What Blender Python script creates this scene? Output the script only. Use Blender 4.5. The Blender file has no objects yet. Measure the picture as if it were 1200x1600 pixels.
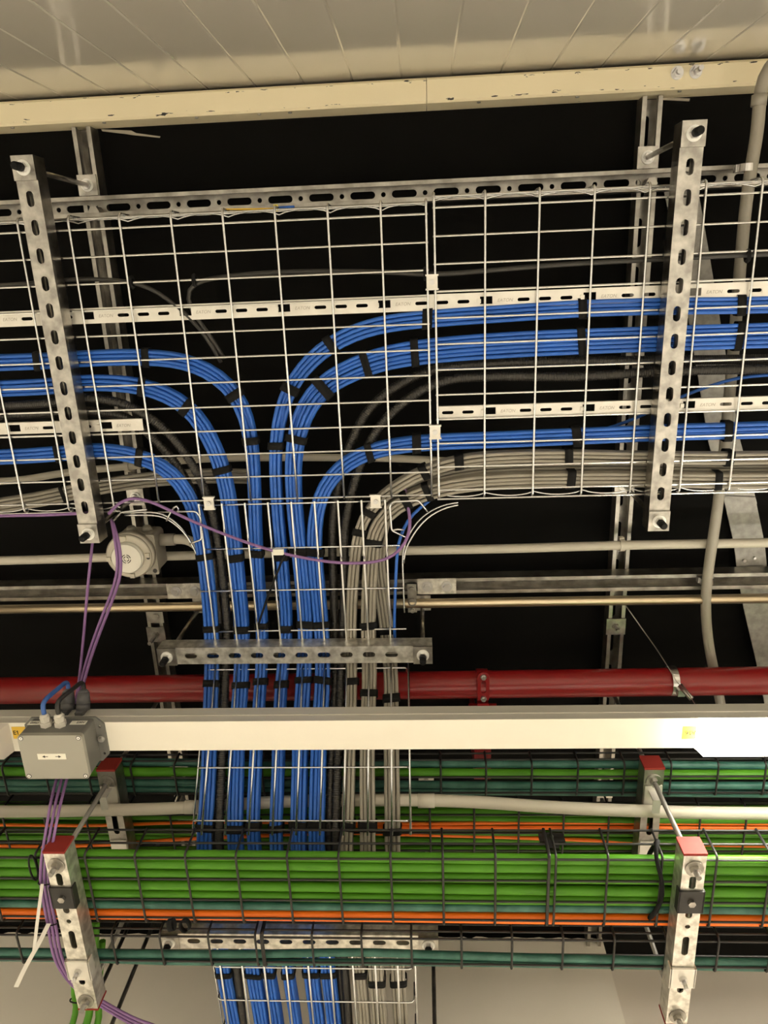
import bpy, math, random
from mathutils import Vector, Matrix
from mathutils.geometry import tessellate_polygon
random.seed(7)
S = bpy.context.scene
C = S.collection
EYE = 1.6                                   # camera height above the floor; "H" below is height above the camera

# ---------------------------------------------------------------- camera
CAM = Matrix(((0.99814993, 0.03936466, 0.04633719),      # rows: camera right / down / forward in world axes
              (-0.02317544, 0.9509095, -0.30860011),
              (-0.05621041, 0.30695529, 0.95006254)))
FOC = 1138.16
cam_d = bpy.data.cameras.new('camera')
cam = bpy.data.objects.new('camera', cam_d)
C.objects.link(cam)
r_, d_, f_ = (Vector(CAM[i]).normalized() for i in range(3))
m4 = Matrix((( r_.x, -d_.x, -f_.x, 0), (r_.y, -d_.y, -f_.y, 0), (r_.z, -d_.z, -f_.z, EYE), (0, 0, 0, 1)))
cam.matrix_world = m4
cam_d.sensor_fit = 'VERTICAL'
cam_d.sensor_height = 36.0
cam_d.lens = FOC / 1600 * 36
cam_d.clip_start = 0.02
S.camera = cam

# ---------------------------------------------------------------- world, exposure
S.view_settings.view_transform = 'Standard'
S.view_settings.look = 'None'
S.view_settings.gamma = 1.0
S.view_settings.exposure = 0.0
S.view_settings.use_curve_mapping = False
w = bpy.data.worlds.new('world')
S.world = w
w.use_nodes = True
w.node_tree.nodes['Background'].inputs[0].default_value = (0.9, 0.82, 0.68, 1)
w.node_tree.nodes['Background'].inputs[1].default_value = 0.02
LIGHT_COL = (1.0, 0.935, 0.80)
LAMP_POWER = 338.0                           # emission strength of the lit diffusers

def ray(px, py):
    q = Vector(((px - 600) / FOC, (py - 800) / FOC, 1.0))
    return r_ * q.x + d_ * q.y + f_ * q.z
def at(px, py, H):                          # point of the photo's ray at height H above the camera
    q = ray(px, py)
    q = q * (H / q.z)
    return Vector((q.x, q.y, q.z + EYE))
def prof(Y):                                # floor line of the branch tray: level, ramp down, level again
    if Y < 0.80: return 1.47
    if Y < 1.10: return 1.47 - (Y - 0.80) * 0.8167
    return 1.225
def on(px, py, off=0.008):                  # point of the ray on the branch tray, off above its wires
    q = ray(px, py)
    lo, hi = 0.5, 3.0
    for _ in range(40):
        mid = (lo + hi) / 2
        if mid * q.z - prof(mid * q.y) - off > 0: hi = mid
        else: lo = mid
    return Vector((q.x * hi, q.y * hi, q.z * hi + EYE))

# ---------------------------------------------------------------- materials
def mat(name, col, rough=0.5, metal=0.0, noise=None, bump=0.0, scale=30, spec=0.5, coat=0.0):
    m = bpy.data.materials.new(name)
    m.use_nodes = True
    nt = m.node_tree
    b = nt.nodes['Principled BSDF']
    b.inputs['Base Color'].default_value = (*col, 1)
    b.inputs['Roughness'].default_value = rough
    b.inputs['Metallic'].default_value = metal
    b.inputs['Specular IOR Level'].default_value = spec
    b.inputs['Coat Weight'].default_value = coat
    if noise or bump:
        tc = nt.nodes.new('ShaderNodeTexCoord')
        nz = nt.nodes.new('ShaderNodeTexNoise')
        nz.inputs['Scale'].default_value = scale
        nz.inputs['Detail'].default_value = 6
        nt.links.new(tc.outputs['Object'], nz.inputs['Vector'])
        if noise:
            rp = nt.nodes.new('ShaderNodeValToRGB')
            rp.color_ramp.elements[0].position = noise[2] if len(noise) > 2 else 0.35
            rp.color_ramp.elements[1].position = noise[3] if len(noise) > 3 else 0.65
            rp.color_ramp.elements[0].color = (*noise[0], 1)
            rp.color_ramp.elements[1].color = (*noise[1], 1)
            nt.links.new(nz.outputs['Fac'], rp.inputs['Fac'])
            nt.links.new(rp.outputs['Color'], b.inputs['Base Color'])
        if bump:
            bp = nt.nodes.new('ShaderNodeBump')
            bp.inputs['Strength'].default_value = bump
            bp.inputs['Distance'].default_value = 0.002
            nt.links.new(nz.outputs['Fac'], bp.inputs['Height'])
            nt.links.new(bp.outputs['Normal'], b.inputs['Normal'])
    return m
def emit(name, col, power):
    m = bpy.data.materials.new(name)
    m.use_nodes = True
    b = m.node_tree.nodes['Principled BSDF']
    b.inputs['Base Color'].default_value = (0.9, 0.9, 0.88, 1)
    b.inputs['Emission Color'].default_value = (*col, 1)
    b.inputs['Emission Strength'].default_value = power
    return m
M = {
 'ceiling': mat('black_ceiling_paint', (.012, .011, .010), .75, noise=((.0016, .0015, .0013), (.0026, .0025, .0022)), bump=.3, scale=14, spec=.12),
 'panel': mat('white_panel', (.51, .475, .41), .16, spec=.6, coat=.6),
 'white_wall': mat('white_wall_paint', (.80, .745, .645), .7, noise=((.78, .725, .625), (.82, .765, .665)), scale=3),
 'white_wall_right': mat('cream_wall_paint', (.70, .64, .565), .7, noise=((.69, .63, .555), (.71, .65, .575)), scale=3),
 'floor': mat('pale_floor', (.82, .80, .76), .45, noise=((.80, .78, .74), (.84, .82, .78)), scale=5),
 'beam': mat('cream_beam_paint', (.85, .76, .56), .45, scale=42),
 'zinc': mat('zinc_wire', (.72, .735, .75), .22, 1.0),
 'galv': mat('galvanised_steel', (.6, .58, .54), .30, 1.0, noise=((.30, .285, .26), (.54, .52, .475)), bump=.15, scale=38),
 'galv_dull': mat('dull_galvanised_steel', (.4, .38, .34), .36, .95, noise=((.26, .245, .22), (.46, .44, .40)), bump=.15, scale=30),
 'rail': mat('bright_zinc_plate', (.78, .76, .71), .38, .55, noise=((.70, .675, .62), (.80, .775, .72)), scale=20),
 'strap': mat('weathered_galvanised_sheet', (.36, .355, .33), .5, .5, noise=((.30, .295, .27), (.42, .41, .385)), scale=60),
 'galv_lit': mat('lightened_galvanised_steel', (.8, .78, .72), .34, .85, noise=((.52, .50, .45), (.86, .84, .78), .38, .62), bump=.15, scale=55),  # lighter copy of galv, brightness of reflected light put into its colour
 'rod': mat('dull_threaded_rod', (.26, .25, .23), .5, .6, bump=.1, scale=200),
 'cap_white': mat('white_plastic_cap', (.84, .82, .74), .45),
 'bright': mat('bright_steel', (.62, .61, .60), .28, 1.0),
 'washer': mat('white_zinc_washer', (.88, .88, .85), .35, .3),
 'black': mat('black_plastic', (.008, .008, .008), .6, spec=.2),
 'velcro': mat('black_velcro', (.010, .010, .010), .9, spec=.2),
 'black_wire': mat('black_coated_wire', (.014, .013, .012), .45),
 'conduit_black': mat('black_corrugated_plastic', (.028, .026, .023), .36),
 'blue': mat('blue_cable_sheath', (.022, .13, .56), .42, noise=((.019, .115, .50), (.026, .145, .61)), scale=9),
 'grey': mat('grey_cable_sheath', (.31, .288, .24), .5, noise=((.285, .262, .218), (.335, .312, .265)), scale=9),
 'dark_cable': mat('dark_grey_cable_sheath', (.034, .032, .029), .5),
 'purple': mat('purple_cable_sheath', (.25, .13, .33), .45),
 'green': mat('green_cable_sheath', (.068, .235, .010), .45, noise=((.060, .21, .008), (.078, .265, .013)), scale=7, spec=.3),
 'teal': mat('teal_cable_sheath', (.030, .13, .10), .45, noise=((.025, .11, .083), (.075, .22, .17), .45, .8), scale=20),
 'orange': mat('orange_cable_sheath', (.98, .19, .010), .42),
 'pvc': mat('grey_pvc', (.37, .345, .29), .45),
 'pvc_light': mat('pale_pvc', (.62, .58, .49), .42),
 'red': mat('red_pipe_paint', (.26, .010, .012), .30, coat=.2),
 'red_cap': mat('red_plastic_cap', (.25, .022, .015), .75, spec=.3),
 'brass': mat('steel_conduit', (.66, .56, .40), .28, 1.0),
 'trunk': mat('white_enamel', (.90, .86, .76), .35),
 'trunk_side': mat('aluminium_rail', (.62, .60, .54), .4, .2),
 'diffuser_off': mat('frosted_diffuser', (.85, .80, .74), .3),
 'box': mat('grey_box_plastic', (.165, .163, .150), .5),
 'box_lid': mat('grey_lid_plastic', (.36, .35, .30), .5),
 'gland_grey': mat('dark_grey_nylon', (.10, .10, .105), .5),
 'gland_white': mat('pale_nylon', (.68, .65, .58), .5),
 'blue_flex': mat('blue_flex_sheath', (.05, .14, .45), .45),
 'black_flex': mat('black_flex_sheath', (.02, .02, .02), .5),
 'label': mat('white_label', (.86, .84, .74), .6),
 'yellow': mat('yellow_label', (.85, .55, .06), .55),
 'yellow_bright': mat('bright_yellow_label', (.90, .72, .03), .55),
 'ink': mat('black_ink', (.02, .018, .015), .7),
 'stamp': mat('stamped_mark', (.42, .39, .34), .5, .4),
 'tie_white': mat('white_nylon', (.75, .72, .66), .35),
 'scrap': mat('dry_sealant', (.45, .41, .34), .8),
 'lit_side': emit('lit_diffuser_side', LIGHT_COL, LAMP_POWER*.085),
 'lit': emit('lit_diffuser', LIGHT_COL, LAMP_POWER),
}

nt = M['beam'].node_tree
pb = nt.nodes['Principled BSDF']
tc = nt.nodes.new('ShaderNodeTexCoord'); sx = nt.nodes.new('ShaderNodeSeparateXYZ')
nt.links.new(tc.outputs['Object'], sx.inputs[0])
def mth(op, a, b=None):
    n = nt.nodes.new('ShaderNodeMath'); n.operation = op
    for i, q in enumerate((a, b)):
        if q is None: continue
        if isinstance(q, (int, float)): n.inputs[i].default_value = q
        else: nt.links.new(q, n.inputs[i])
    return n.outputs[0]
ed = mth('MINIMUM', mth('ABSOLUTE', mth('ADD', sx.outputs['Y'], .0125)), mth('ABSOLUTE', mth('SUBTRACT', sx.outputs['Y'], .0215)))
mp = nt.nodes.new('ShaderNodeMapping'); mp.inputs['Scale'].default_value = (34, 150, 150)
nt.links.new(tc.outputs['Object'], mp.inputs[0])
nz = nt.nodes.new('ShaderNodeTexNoise'); nz.inputs['Scale'].default_value = 1.0; nz.inputs['Detail'].default_value = 4
nt.links.new(mp.outputs[0], nz.inputs['Vector'])
big = nt.nodes.new('ShaderNodeTexNoise'); big.inputs['Scale'].default_value = 4.5
nt.links.new(tc.outputs['Object'], big.inputs['Vector'])
thr = mth('ADD', mth('SUBTRACT', .30, mth('MULTIPLY', ed, 26.0)), mth('MULTIPLY', big.outputs['Fac'], .20))
chip = mth('LESS_THAN', nz.outputs['Fac'], thr)
mx = nt.nodes.new('ShaderNodeMix'); mx.data_type = 'RGBA'
nt.links.new(chip, mx.inputs[0])
mx.inputs[6].default_value = (.95, .85, .60, 1); mx.inputs[7].default_value = (.03, .028, .025, 1)
nt.links.new(mx.outputs[2], pb.inputs['Base Color'])

# ---------------------------------------------------------------- mesh building
LOC = {}
class MB:
    def __init__(s): s.v = []; s.f = []; s.sm = []
    def add(s, vs, fs, smooth=False):
        o = len(s.v)
        s.v += [Vector(q) for q in vs]
        s.f += [tuple(i + o for i in q) for q in fs]
        s.sm += [smooth] * len(fs)
        return s
    def box(s, lo, hi):
        x0, y0, z0 = lo; x1, y1, z1 = hi
        return s.add([(x0,y0,z0),(x1,y0,z0),(x1,y1,z0),(x0,y1,z0),(x0,y0,z1),(x1,y0,z1),(x1,y1,z1),(x0,y1,z1)],
                     [(0,3,2,1),(4,5,6,7),(0,1,5,4),(1,2,6,5),(2,3,7,6),(3,0,4,7)])
    def tube(s, pts, r, n=8, closed=False, up=None):
        pts = [Vector(q) for q in pts]
        N = len(pts)
        rr = r if isinstance(r, (list, tuple)) else [r] * N
        vs = []; ref = None
        for i, q in enumerate(pts):
            if closed: t = pts[(i + 1) % N] - pts[i - 1]
            else: t = pts[min(i + 1, N - 1)] - pts[max(i - 1, 0)]
            t.normalize()
            if ref is None:
                ref = Vector((0, 0, 1)) if abs(t.z) < .9 else Vector((1, 0, 0))
            a = t.cross(ref)
            if a.length < 1e-6: a = t.orthogonal()
            a.normalize(); b = a.cross(t); ref = b
            for k in range(n):
                an = 2 * math.pi * k / n
                vs.append(q + a * (math.cos(an) * rr[i]) + b * (math.sin(an) * rr[i]))
        fs = []
        for i in range(N if closed else N - 1):
            j = (i + 1) % N
            for k in range(n):
                fs.append((i*n + k, i*n + (k+1) % n, j*n + (k+1) % n, j*n + k))
        s.add(vs, fs, True)
        if not closed:
            o = len(s.v) - len(vs)
            s.f += [tuple(o + k for k in range(n))[::-1], tuple(o + (N-1)*n + k for k in range(n))]
            s.sm += [False, False]
        return s
    def cyl(s, p0, p1, r0, n=16, r1=None, rot=0):
        p0 = Vector(p0); p1 = Vector(p1); r1 = r0 if r1 is None else r1
        t = (p1 - p0).normalized()
        a = t.orthogonal().normalized() if abs(t.z) < .99 else Vector((1, 0, 0))
        b = t.cross(a)
        vs = []
        for q, r in ((p0, r0), (p1, r1)):
            for k in range(n):
                an = 2 * math.pi * (k + rot) / n
                vs.append(q + a * math.cos(an) * r + b * math.sin(an) * r)
        fs = [(k, (k+1) % n, n + (k+1) % n, n + k) for k in range(n)]
        s.add(vs, fs, n > 8)
        o = len(s.v) - 2*n
        s.f += [tuple(o + k for k in range(n))[::-1], tuple(o + n + k for k in range(n))]
        s.sm += [False, False]
        return s
    def ring(s, p0, p1, ro, ri, n=20):          # flat washer or sleeve
        p0 = Vector(p0); p1 = Vector(p1); t = (p1 - p0).normalized()
        a = t.orthogonal().normalized(); b = t.cross(a)
        vs = []
        for q, r in ((p0, ro), (p1, ro), (p1, ri), (p0, ri)):
            for k in range(n):
                an = 2 * math.pi * k / n
                vs.append(q + a * math.cos(an) * r + b * math.sin(an) * r)
        fs = []
        for j in range(4):
            for k in range(n):
                fs.append((j*n + k, j*n + (k+1) % n, ((j+1) % 4)*n + (k+1) % n, ((j+1) % 4)*n + k))
        return s.add(vs, fs, False)
    def plate(s, outline, holes, t, frame):     # 2-D plate with real holes; frame = (origin, u, v, n)
        o, u, v, n = frame
        loops = [outline] + holes
        flat = [q for lp in loops for q in lp]
        tris = tessellate_polygon([[Vector((a, b, 0)) for a, b in lp] for lp in loops])
        N = len(flat)
        vs = [o + u*a + v*b for a, b in flat] + [o + u*a + v*b + n*t for a, b in flat]
        fs = []
        for q in tris:
            i, j, k = q
            ar = (flat[j][0]-flat[i][0])*(flat[k][1]-flat[i][1]) - (flat[j][1]-flat[i][1])*(flat[k][0]-flat[i][0])
            if ar > 0: i, k = k, i
            fs += [(i, j, k), (N+k, N+j, N+i)]
        st = 0
        for lp in loops:
            L = len(lp)
            for k in range(L):
                a, b = st + k, st + (k+1) % L
                fs.append((a, b, N+b, N+a))
            st += L
        return s.add(vs, fs)
    def mesh(s, name, origin=Vector()):
        me = bpy.data.meshes.new(name)
        me.from_pydata([tuple(q - origin) for q in s.v], [], s.f)
        me.polygons.foreach_set('use_smooth', s.sm)
        me.update()
        return me

def slot(cx, cy, L, W, n=5):
    r = W / 2; h = max(L / 2 - r, 0); o = []
    for k in range(n + 1):
        a = -math.pi/2 + math.pi*k/n; o.append((cx + h + r*math.cos(a), cy + r*math.sin(a)))
    for k in range(n + 1):
        a = math.pi/2 + math.pi*k/n; o.append((cx - h + r*math.cos(a), cy + r*math.sin(a)))
    if h == 0: o = [(cx + r*math.cos(2*math.pi*k/10), cy + r*math.sin(2*math.pi*k/10)) for k in range(10)]
    return o
def rect(x0, y0, x1, y1): return [(x0,y0),(x1,y0),(x1,y1),(x0,y1)]

def thing(name, label, cat, loc, group=None):
    o = bpy.data.objects.new(name, None)
    o.empty_display_size = .05
    C.objects.link(o)
    o.location = loc
    o['label'] = label; o['category'] = cat
    if group: o['group'] = group
    LOC[o] = Vector(loc)
    return o
def part(mb, name, m, parent, label=None, kind=None):
    me = mb.mesh(name, LOC[parent])
    me.materials.append(M[m] if isinstance(m, str) else m)
    o = bpy.data.objects.new(name, me)
    C.objects.link(o)
    o.parent = parent
    LOC[o] = LOC[parent]
    if label: o['label'] = label
    if kind: o['kind'] = kind
    return o
def inst(me, name, parent, p):                # a part sharing mesh data, its mesh origin at world point p
    o = bpy.data.objects.new(name, me)
    C.objects.link(o)
    o.parent = parent
    o.location = Vector(p) - LOC[parent]
    LOC[o] = Vector(p)
    return o
def solo(mb, name, m, label, cat, loc, group=None, kind=None):
    loc = Vector(loc)
    me = mb.mesh(name, loc)
    me.materials.append(M[m])
    o = bpy.data.objects.new(name, me)
    C.objects.link(o)
    o.location = loc
    LOC[o] = loc
    if label: o['label'] = label
    if cat: o['category'] = cat
    if group: o['group'] = group
    if kind: o['kind'] = kind
    return o
def struct(mb, name, m, loc=(0, 0, 0)):
    return solo(mb, name, m, None, None, loc, kind='structure')
CACHE = {}
def shared(key, make, m):
    if key not in CACHE:
        me = make().mesh(key[0])
        me.materials.append(M[m])
        CACHE[key] = me
    return CACHE[key]
def glyphs(body, size, align, depth, shear):
    cu = bpy.data.curves.new('text', 'FONT')
    cu.body = body; cu.size = size; cu.align_x = align; cu.align_y = 'CENTER'; cu.extrude = depth; cu.shear = shear
    tmp = bpy.data.objects.new('tmp_text', cu)
    C.objects.link(tmp)
    bpy.context.view_layer.update()
    me = bpy.data.meshes.new_from_object(tmp.evaluated_get(bpy.context.evaluated_depsgraph_get()))
    bpy.data.objects.remove(tmp)
    return me
def text(body, size, parent, name, m, frame, align='CENTER', depth=.0003, shear=0):
    me = glyphs(body, size, align, depth, shear)
    o_, u, v = frame
    n = u.cross(v)
    if '1' in body:                           # the built-in figure one is a bare stroke: give it its flag
        mx = lambda q: max(p.co.x for p in q.vertices)
        x1 = mx(glyphs(body[:body.index('1') + 1], size, 'LEFT', depth, shear)) + mx(me) - mx(glyphs(body, size, 'LEFT', depth, shear))
        one = glyphs('1', size, 'LEFT', depth, shear)
        x1 -= mx(one) - min(p.co.x for p in one.vertices)
        yt = max(q.co.y for q in me.vertices); s_ = size; nv = len(me.vertices)
        vv = [tuple(q.co) for q in me.vertices]; ff = [tuple(p.vertices) for p in me.polygons]
        fl = [(x1 + .02*s_, yt), (x1 + .02*s_, yt - .11*s_), (x1 - .17*s_, yt - .24*s_), (x1 - .17*s_, yt - .14*s_)]
        vv += [(a, c, depth) for a, c in fl] + [(a, c, -depth) for a, c in fl]
        ff += [tuple(nv + k for k in (0, 1, 2, 3))[::-1], tuple(nv + k for k in (4, 5, 6, 7))] + [(nv + k, nv + (k+1) % 4, nv + 4 + (k+1) % 4, nv + 4 + k) for k in range(4)]
        me = bpy.data.meshes.new(name); me.from_pydata(vv, [], ff)
    for q in me.vertices:
        q.co = o_ + u*q.co.x + v*q.co.y + n*q.co.z - LOC[parent]
    me.name = name
    me.materials.clear(); me.materials.append(M[m])
    o = bpy.data.objects.new(name, me)
    C.objects.link(o); o.parent = parent; LOC[o] = LOC[parent]
    return o

def smooth(pts, step=.03):                    # Catmull-Rom through 3-D points, even spacing
    pts = [Vector(q) for q in pts]
    P = [pts[0]*2 - pts[1]] + pts + [pts[-1]*2 - pts[-2]]
    out = []
    for i in range(1, len(P) - 2):
        a, b, c, d = P[i-1], P[i], P[i+1], P[i+2]
        n = max(2, int((c - b).length / step * 2))
        for k in range(n):
            t = k / n
            out.append(.5*((2*b) + (c - a)*t + (2*a - 5*b + 4*c - d)*t*t + (3*b - a - 3*c + d)*t**3))
    out.append(pts[-1])
    L = [0]
    for i in range(1, len(out)): L.append(L[-1] + (out[i] - out[i-1]).length)
    n = max(2, int(L[-1] / step)); res = []; j = 0
    for k in range(n + 1):
        s = L[-1]*k/n
        while j < len(L) - 2 and L[j+1] < s: j += 1
        t = (s - L[j]) / max(L[j+1] - L[j], 1e-9)
        res.append(out[j].lerp(out[j+1], t))
    for _ in range(2):
        res = [res[0]] + [res[i]*.5 + (res[i-1] + res[i+1])*.25 for i in range(1, len(res)-1)] + [res[-1]]
    return res

X, Y, Z = Vector((1, 0, 0)), Vector((0, 1, 0)), Vector((0, 0, 1))
def V(x, y, h): return Vector((x, y, h + EYE))

# ================================================================ STRUCTURE
CEIL = 1.742
struct(MB().box((-4, -.40, EYE + CEIL), (4, 2.9, EYE + CEIL + .1)), 'ceiling', 'ceiling')
struct(MB().box((-4, -.40, -.1), (4, 2.9, 0)), 'floor', 'floor')
struct(MB().box((-4.1, -.40, 0), (-4, 2.9, EYE + CEIL)), 'wall_left', 'white_wall')
struct(MB().box((4, -.40, 0), (4.1, 2.9, EYE + CEIL)), 'wall_right', 'white_wall')
struct(MB().box((-4, 1.93, 0), (.505, 2.9, EYE + CEIL)), 'wall_front', 'white_wall')
struct(MB().box((.505, 2.02, 0), (4, 2.9, EYE + CEIL)), 'wall_front_right', 'white_wall_right')
wb = struct(MB().box((-4, -.46, 0), (4, -.385, EYE + CEIL)), 'wall_back', 'panel')
pw = .1006
def panel_mb():
    b = MB(); e = .0030; d = .0011
    b.add([(0,0,0),(pw,0,0),(pw,0,1),(0,0,1),(e,d,0),(pw-e,d,0),(pw-e,d,1),(e,d,1)],
          [(4,5,6,7),(0,4,7,3),(1,2,6,5),(0,1,5,4),(3,7,6,2)])
    for q in b.v: q.z *= EYE + 1.70
    return b
pm = shared(('panel',), panel_mb, 'panel')
for k in range(-16, 16):
    inst(pm, 'panel', wb, (-.43 + k*pw + .0004, -.385, 0))

# steel beam along the head of the panelled wall
bm = thing('steel_beam', 'cream painted steel beam with chipped edges along the head of the panelled wall', 'beam', V(0, -.36, 1.665))
for x0, x1 in ((-2.0, .0225), (.0235, 2.0)):
    b = MB()
    pr = [(-.378, 1.668), (-.374, 1.665), (-.336, 1.665), (-.332, 1.669), (-.332, 1.741), (-.378, 1.741)]
    vs = [V(x, y, h) for x in (x0, x1) for y, h in pr]; n = len(pr)
    b.add(vs, [(k, (k+1) % n, n + (k+1) % n, n + k) for k in range(n)] + [tuple(range(n))[::-1], tuple(range(n, 2*n))])
    part(b, 'beam_section', 'beam', bm)
for px, py, L in ((1058, 114, .006), (1087, 112, .022)):
    p = at(px, py, 1.665)
    b = MB().cyl(p - Z*.0015, p, .0125, 18); part(b, 'washer', 'bright', bm)
    b = MB().cyl(p - Z*.010, p - Z*.0015, .0095, 6).cyl(p - Z*(.010 + L), p - Z*.010, .005, 10); part(b, 'hex_bolt', 'bright', bm)
for px, py in ((20, 201), (163, 193), (307, 183), (405, 179.5), (453, 174), (748, 157), (902, 149), (1062, 141)):
    p = at(px, py, 1.675); p.y = -.331
    part(MB().cyl(p, p + Y*.002, .004, 8), 'screw_head', 'galv', bm)

# ragged dark strip where the ceiling meets the front wall, left part
b = MB(); top = []; bot = []
for k in range(110):
    x = -1.6 + 2.09*k/109
    hh = CEIL - .012 - random.random()*.006 - (.008 if random.random() < .12 else 0)
    bot.append(V(x, 1.9285, hh)); top.append(V(x, 1.9285, CEIL))
b.add(top + bot, [(k, k+1, 110+k+1, 110+k) for k in range(109)])
b.add([q + Y*.0012 for q in top + bot], [(k+1, k, 110+k, 110+k+1) for k in range(109)])
struct(b, 'trim_1', 'ceiling')

# ================================================================ STRUT CHANNELS
def channel(parent, name, p0, p1, holes, w=.041, h=.041, t=.0026, open_down=False, m='galv', lip=.009):
    """perforated C channel; p0-p1 is the centre line of its lower face"""
    p0 = Vector(p0); p1 = Vector(p1)
    u = (p1 - p0).normalized(); L = (p1 - p0).length
    v = u.cross(Z) * -1; v.normalize()
    b = MB()
    if open_down:
        b.plate(rect(0, -w/2, L, w/2), holes, t, (p0 + Z*(h - t), u, v, Z))
    else:
        b.plate(rect(0, -w/2, L, w/2), holes, t, (p0, u, v, Z))
    for s in (-1, 1):
        prf = [(0, 0), (0, h), (-t, h), (-t, 0)]
        lo = 0 if open_down else t
        hi = h - t if open_down else h
        q = [(s*w/2, lo), (s*w/2, hi), (s*(w/2 - t), hi), (s*(w/2 - t), lo)]
        vs = [p0 + u*a + v*c + Z*d for a in (0, L) for c, d in q]
        b.add(vs, [(0,1,5,4),(1,2,6,5),(2,3,7,6),(3,0,4,7),(0,3,2,1),(4,5,6,7)])
        z0 = 0 if open_down else h - t                # in-turned lips
        q = [(s*(w/2 - t), z0), (s*(w/2 - lip), z0), (s*(w/2 - lip), z0 + t), (s*(w/2 - t), z0 + t)]
        vs = [p0 + u*a + v*c + Z*d for a in (0, L) for c, d in q]
        b.add(vs, [(0,1,5,4),(1,2,6,5),(2,3,7,6),(3,0,4,7),(0,3,2,1),(4,5,6,7)])
        z1 = z0 + t if open_down else z0 - .006
        q = [(s*(w/2 - lip), z1), (s*(w/2 - lip + t), z1), (s*(w/2 - lip + t), z1 + .006), (s*(w/2 - lip), z1 + .006)]
        vs = [p0 + u*a + v*c + Z*d for a in (0, L) for c, d in q]
        b.add(vs, [(0,1,5,4),(1,2,6,5),(2,3,7,6),(3,0,4,7),(0,3,2,1),(4,5,6,7)])
    return part(b, name, m, parent)

def sqwash(): return MB().box((-.021, -.021, -.005), (.021, .021, 0))
def rwash(): return MB().ring((0, 0, -.0022), (0, 0, 0), .0135, .0055, 22)
def nut(): return MB().cyl((0, 0, -.008), (0, 0, 0), .0095, 6)
def rodcap(): return MB().cyl((0, 0, -.022), (0, 0, 0), .0072, 14, .0078).cyl((0, 0, -.024), (0, 0, -.022), .0045, 14, .0072)
def rod_set(t, x, y, h0, h1, cap=True, plate=True):
    """threaded rod hung from a ceiling channel, with the nuts and plates at both its ends (h0 low, h1 ceiling channel)"""
    part(MB().cyl(V(x, y, h0 - .006), V(x, y, h1 + .02), .005, 12), 'threaded_rod', 'galv', t)
    if plate:
        inst(shared(('square_washer',), sqwash, 'galv'), 'square_washer', t, V(x, y, h0))
    inst(shared(('round_washer',), rwash, 'washer'), 'round_washer', t, V(x, y, h0 - .005))
    inst(shared(('nut',), nut, 'bright'), 'nut', t, V(x, y, h0 - .007))
    if cap:
        inst(shared(('rod_cap',), rodcap, 'black'), 'rod_cap', t, V(x, y, h0 - .014))
    inst(shared(('square_washer',), sqwash, 'galv'), 'square_washer', t, V(x, y, h1))
    inst(shared(('round_washer',), rwash, 'washer'), 'round_washer', t, V(x, y, h1 - .005))
    inst(shared(('nut',), nut, 'bright'), 'nut', t, V(x, y, h1 - .007))

CS = 1.699                                    # lower lips of the ceiling channels
def alt_slots(L, s0=.03):                     # long slot / round hole pattern
    o = []; x = s0
    while x < L - .04:
        o.append(slot(x + .0145, 0, .029, .012)); o.append(slot(x + .041, 0, .0095, .0095)); x += .053
    return o
cl = thing('ceiling_channel', 'galvanised channel running front to back on the black ceiling at the left', 'channel', V(-.714, .8, CEIL))
channel(cl, 'channel_body', V(-.714, -.33, CS), V(-.714, 1.92, CS), [slot(q*.1 + .06, 0, .06, .013) for q in range(22)], open_down=True, m='galv_dull')
p = V(-.714, .872, CS)
part(MB().box(p - Vector((.024, .021, .005)), p + Vector((.024, .021, 0))), 'plate', 'galv', cl)
part(MB().cyl(p - Z*.013, p - Z*.005, .0095, 6).cyl(p - Z*.055, p - Z*.013, .005, 10), 'stub_rod', 'galv_dull', cl)
p = at(244, 962, CS); part(MB().box(p - Vector((.020, .021, .004)), p + Vector((.020, .019, 0))).cyl(p - Z*.010, p - Z*.004, .0085, 6), 'plate', 'galv_dull', cl)
cr = thing('ceiling_channel', 'galvanised channel running front to back on the black ceiling at the right', 'channel', V(.480, .8, CEIL))
channel(cr, 'channel_body', V(.484, -.33, CS), V(.474, 2.01, CS), [slot(q*.1 + .06, 0, .06, .013) for q in range(22)], open_down=True, m='galv_dull')
p = V(.477, .868, CS)
part(MB().box(p - Vector((.024, .022, .005)), p + Vector((.024, .022, 0))), 'plate', 'galv', cr)
part(MB().cyl(p - Z*.013, p - Z*.005, .0095, 6).cyl(p - Z*.030, p - Z*.013, .005, 10), 'stub_rod', 'galv_dull', cr)

for ch_, px, py in ((cl, 282, 1197), (cr, 949, 1190), (cr, 945, 1241)):
    p = at(px, py, CS); part(MB().box(p - Vector((.0205, .010, .003)), p + Vector((.0205, .010, 0))), 'splice_plate', 'rail', ch_)

# cross channels under the ceiling channels
cn = thing('cross_channel', 'long slotted channel across the ceiling beside the near edge of the main tray', 'channel', V(0, -.168, CS))
hol = []; x = .02
while x < 3.1:
    hol.append(slot(x + .03, .0, .054, .015)); hol.append(slot(x + .0745, 0, .0105, .0105)); x += .0895
channel(cn, 'channel_body', V(-1.6, -.168, 1.657), V(1.6, -.168, 1.657), hol, open_down=True, m='galv_dull', lip=.008)
p = at(145, 323, 1.665); p.y = -.158
part(MB().cyl(p, p + Z*.030, .0125, 6), 'hex_bolt', 'galv_dull', cn)
part(MB().cyl(V(.484, -.162, 1.668), V(.484, -.162, 1.694), .0125, 6), 'hex_bolt', 'galv_dull', cn)
cf = thing('cross_channel', 'open channel across the ceiling beside the brass coloured conduit', 'channel', V(0, .731, CS))
channel(cf, 'channel_body', V(-1.6, .732, 1.658), V(1.6, .732, 1.658), [slot(q*.1 + .05, 0, .05, .013) for q in range(31)], open_down=True, m='galv_dull')
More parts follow.
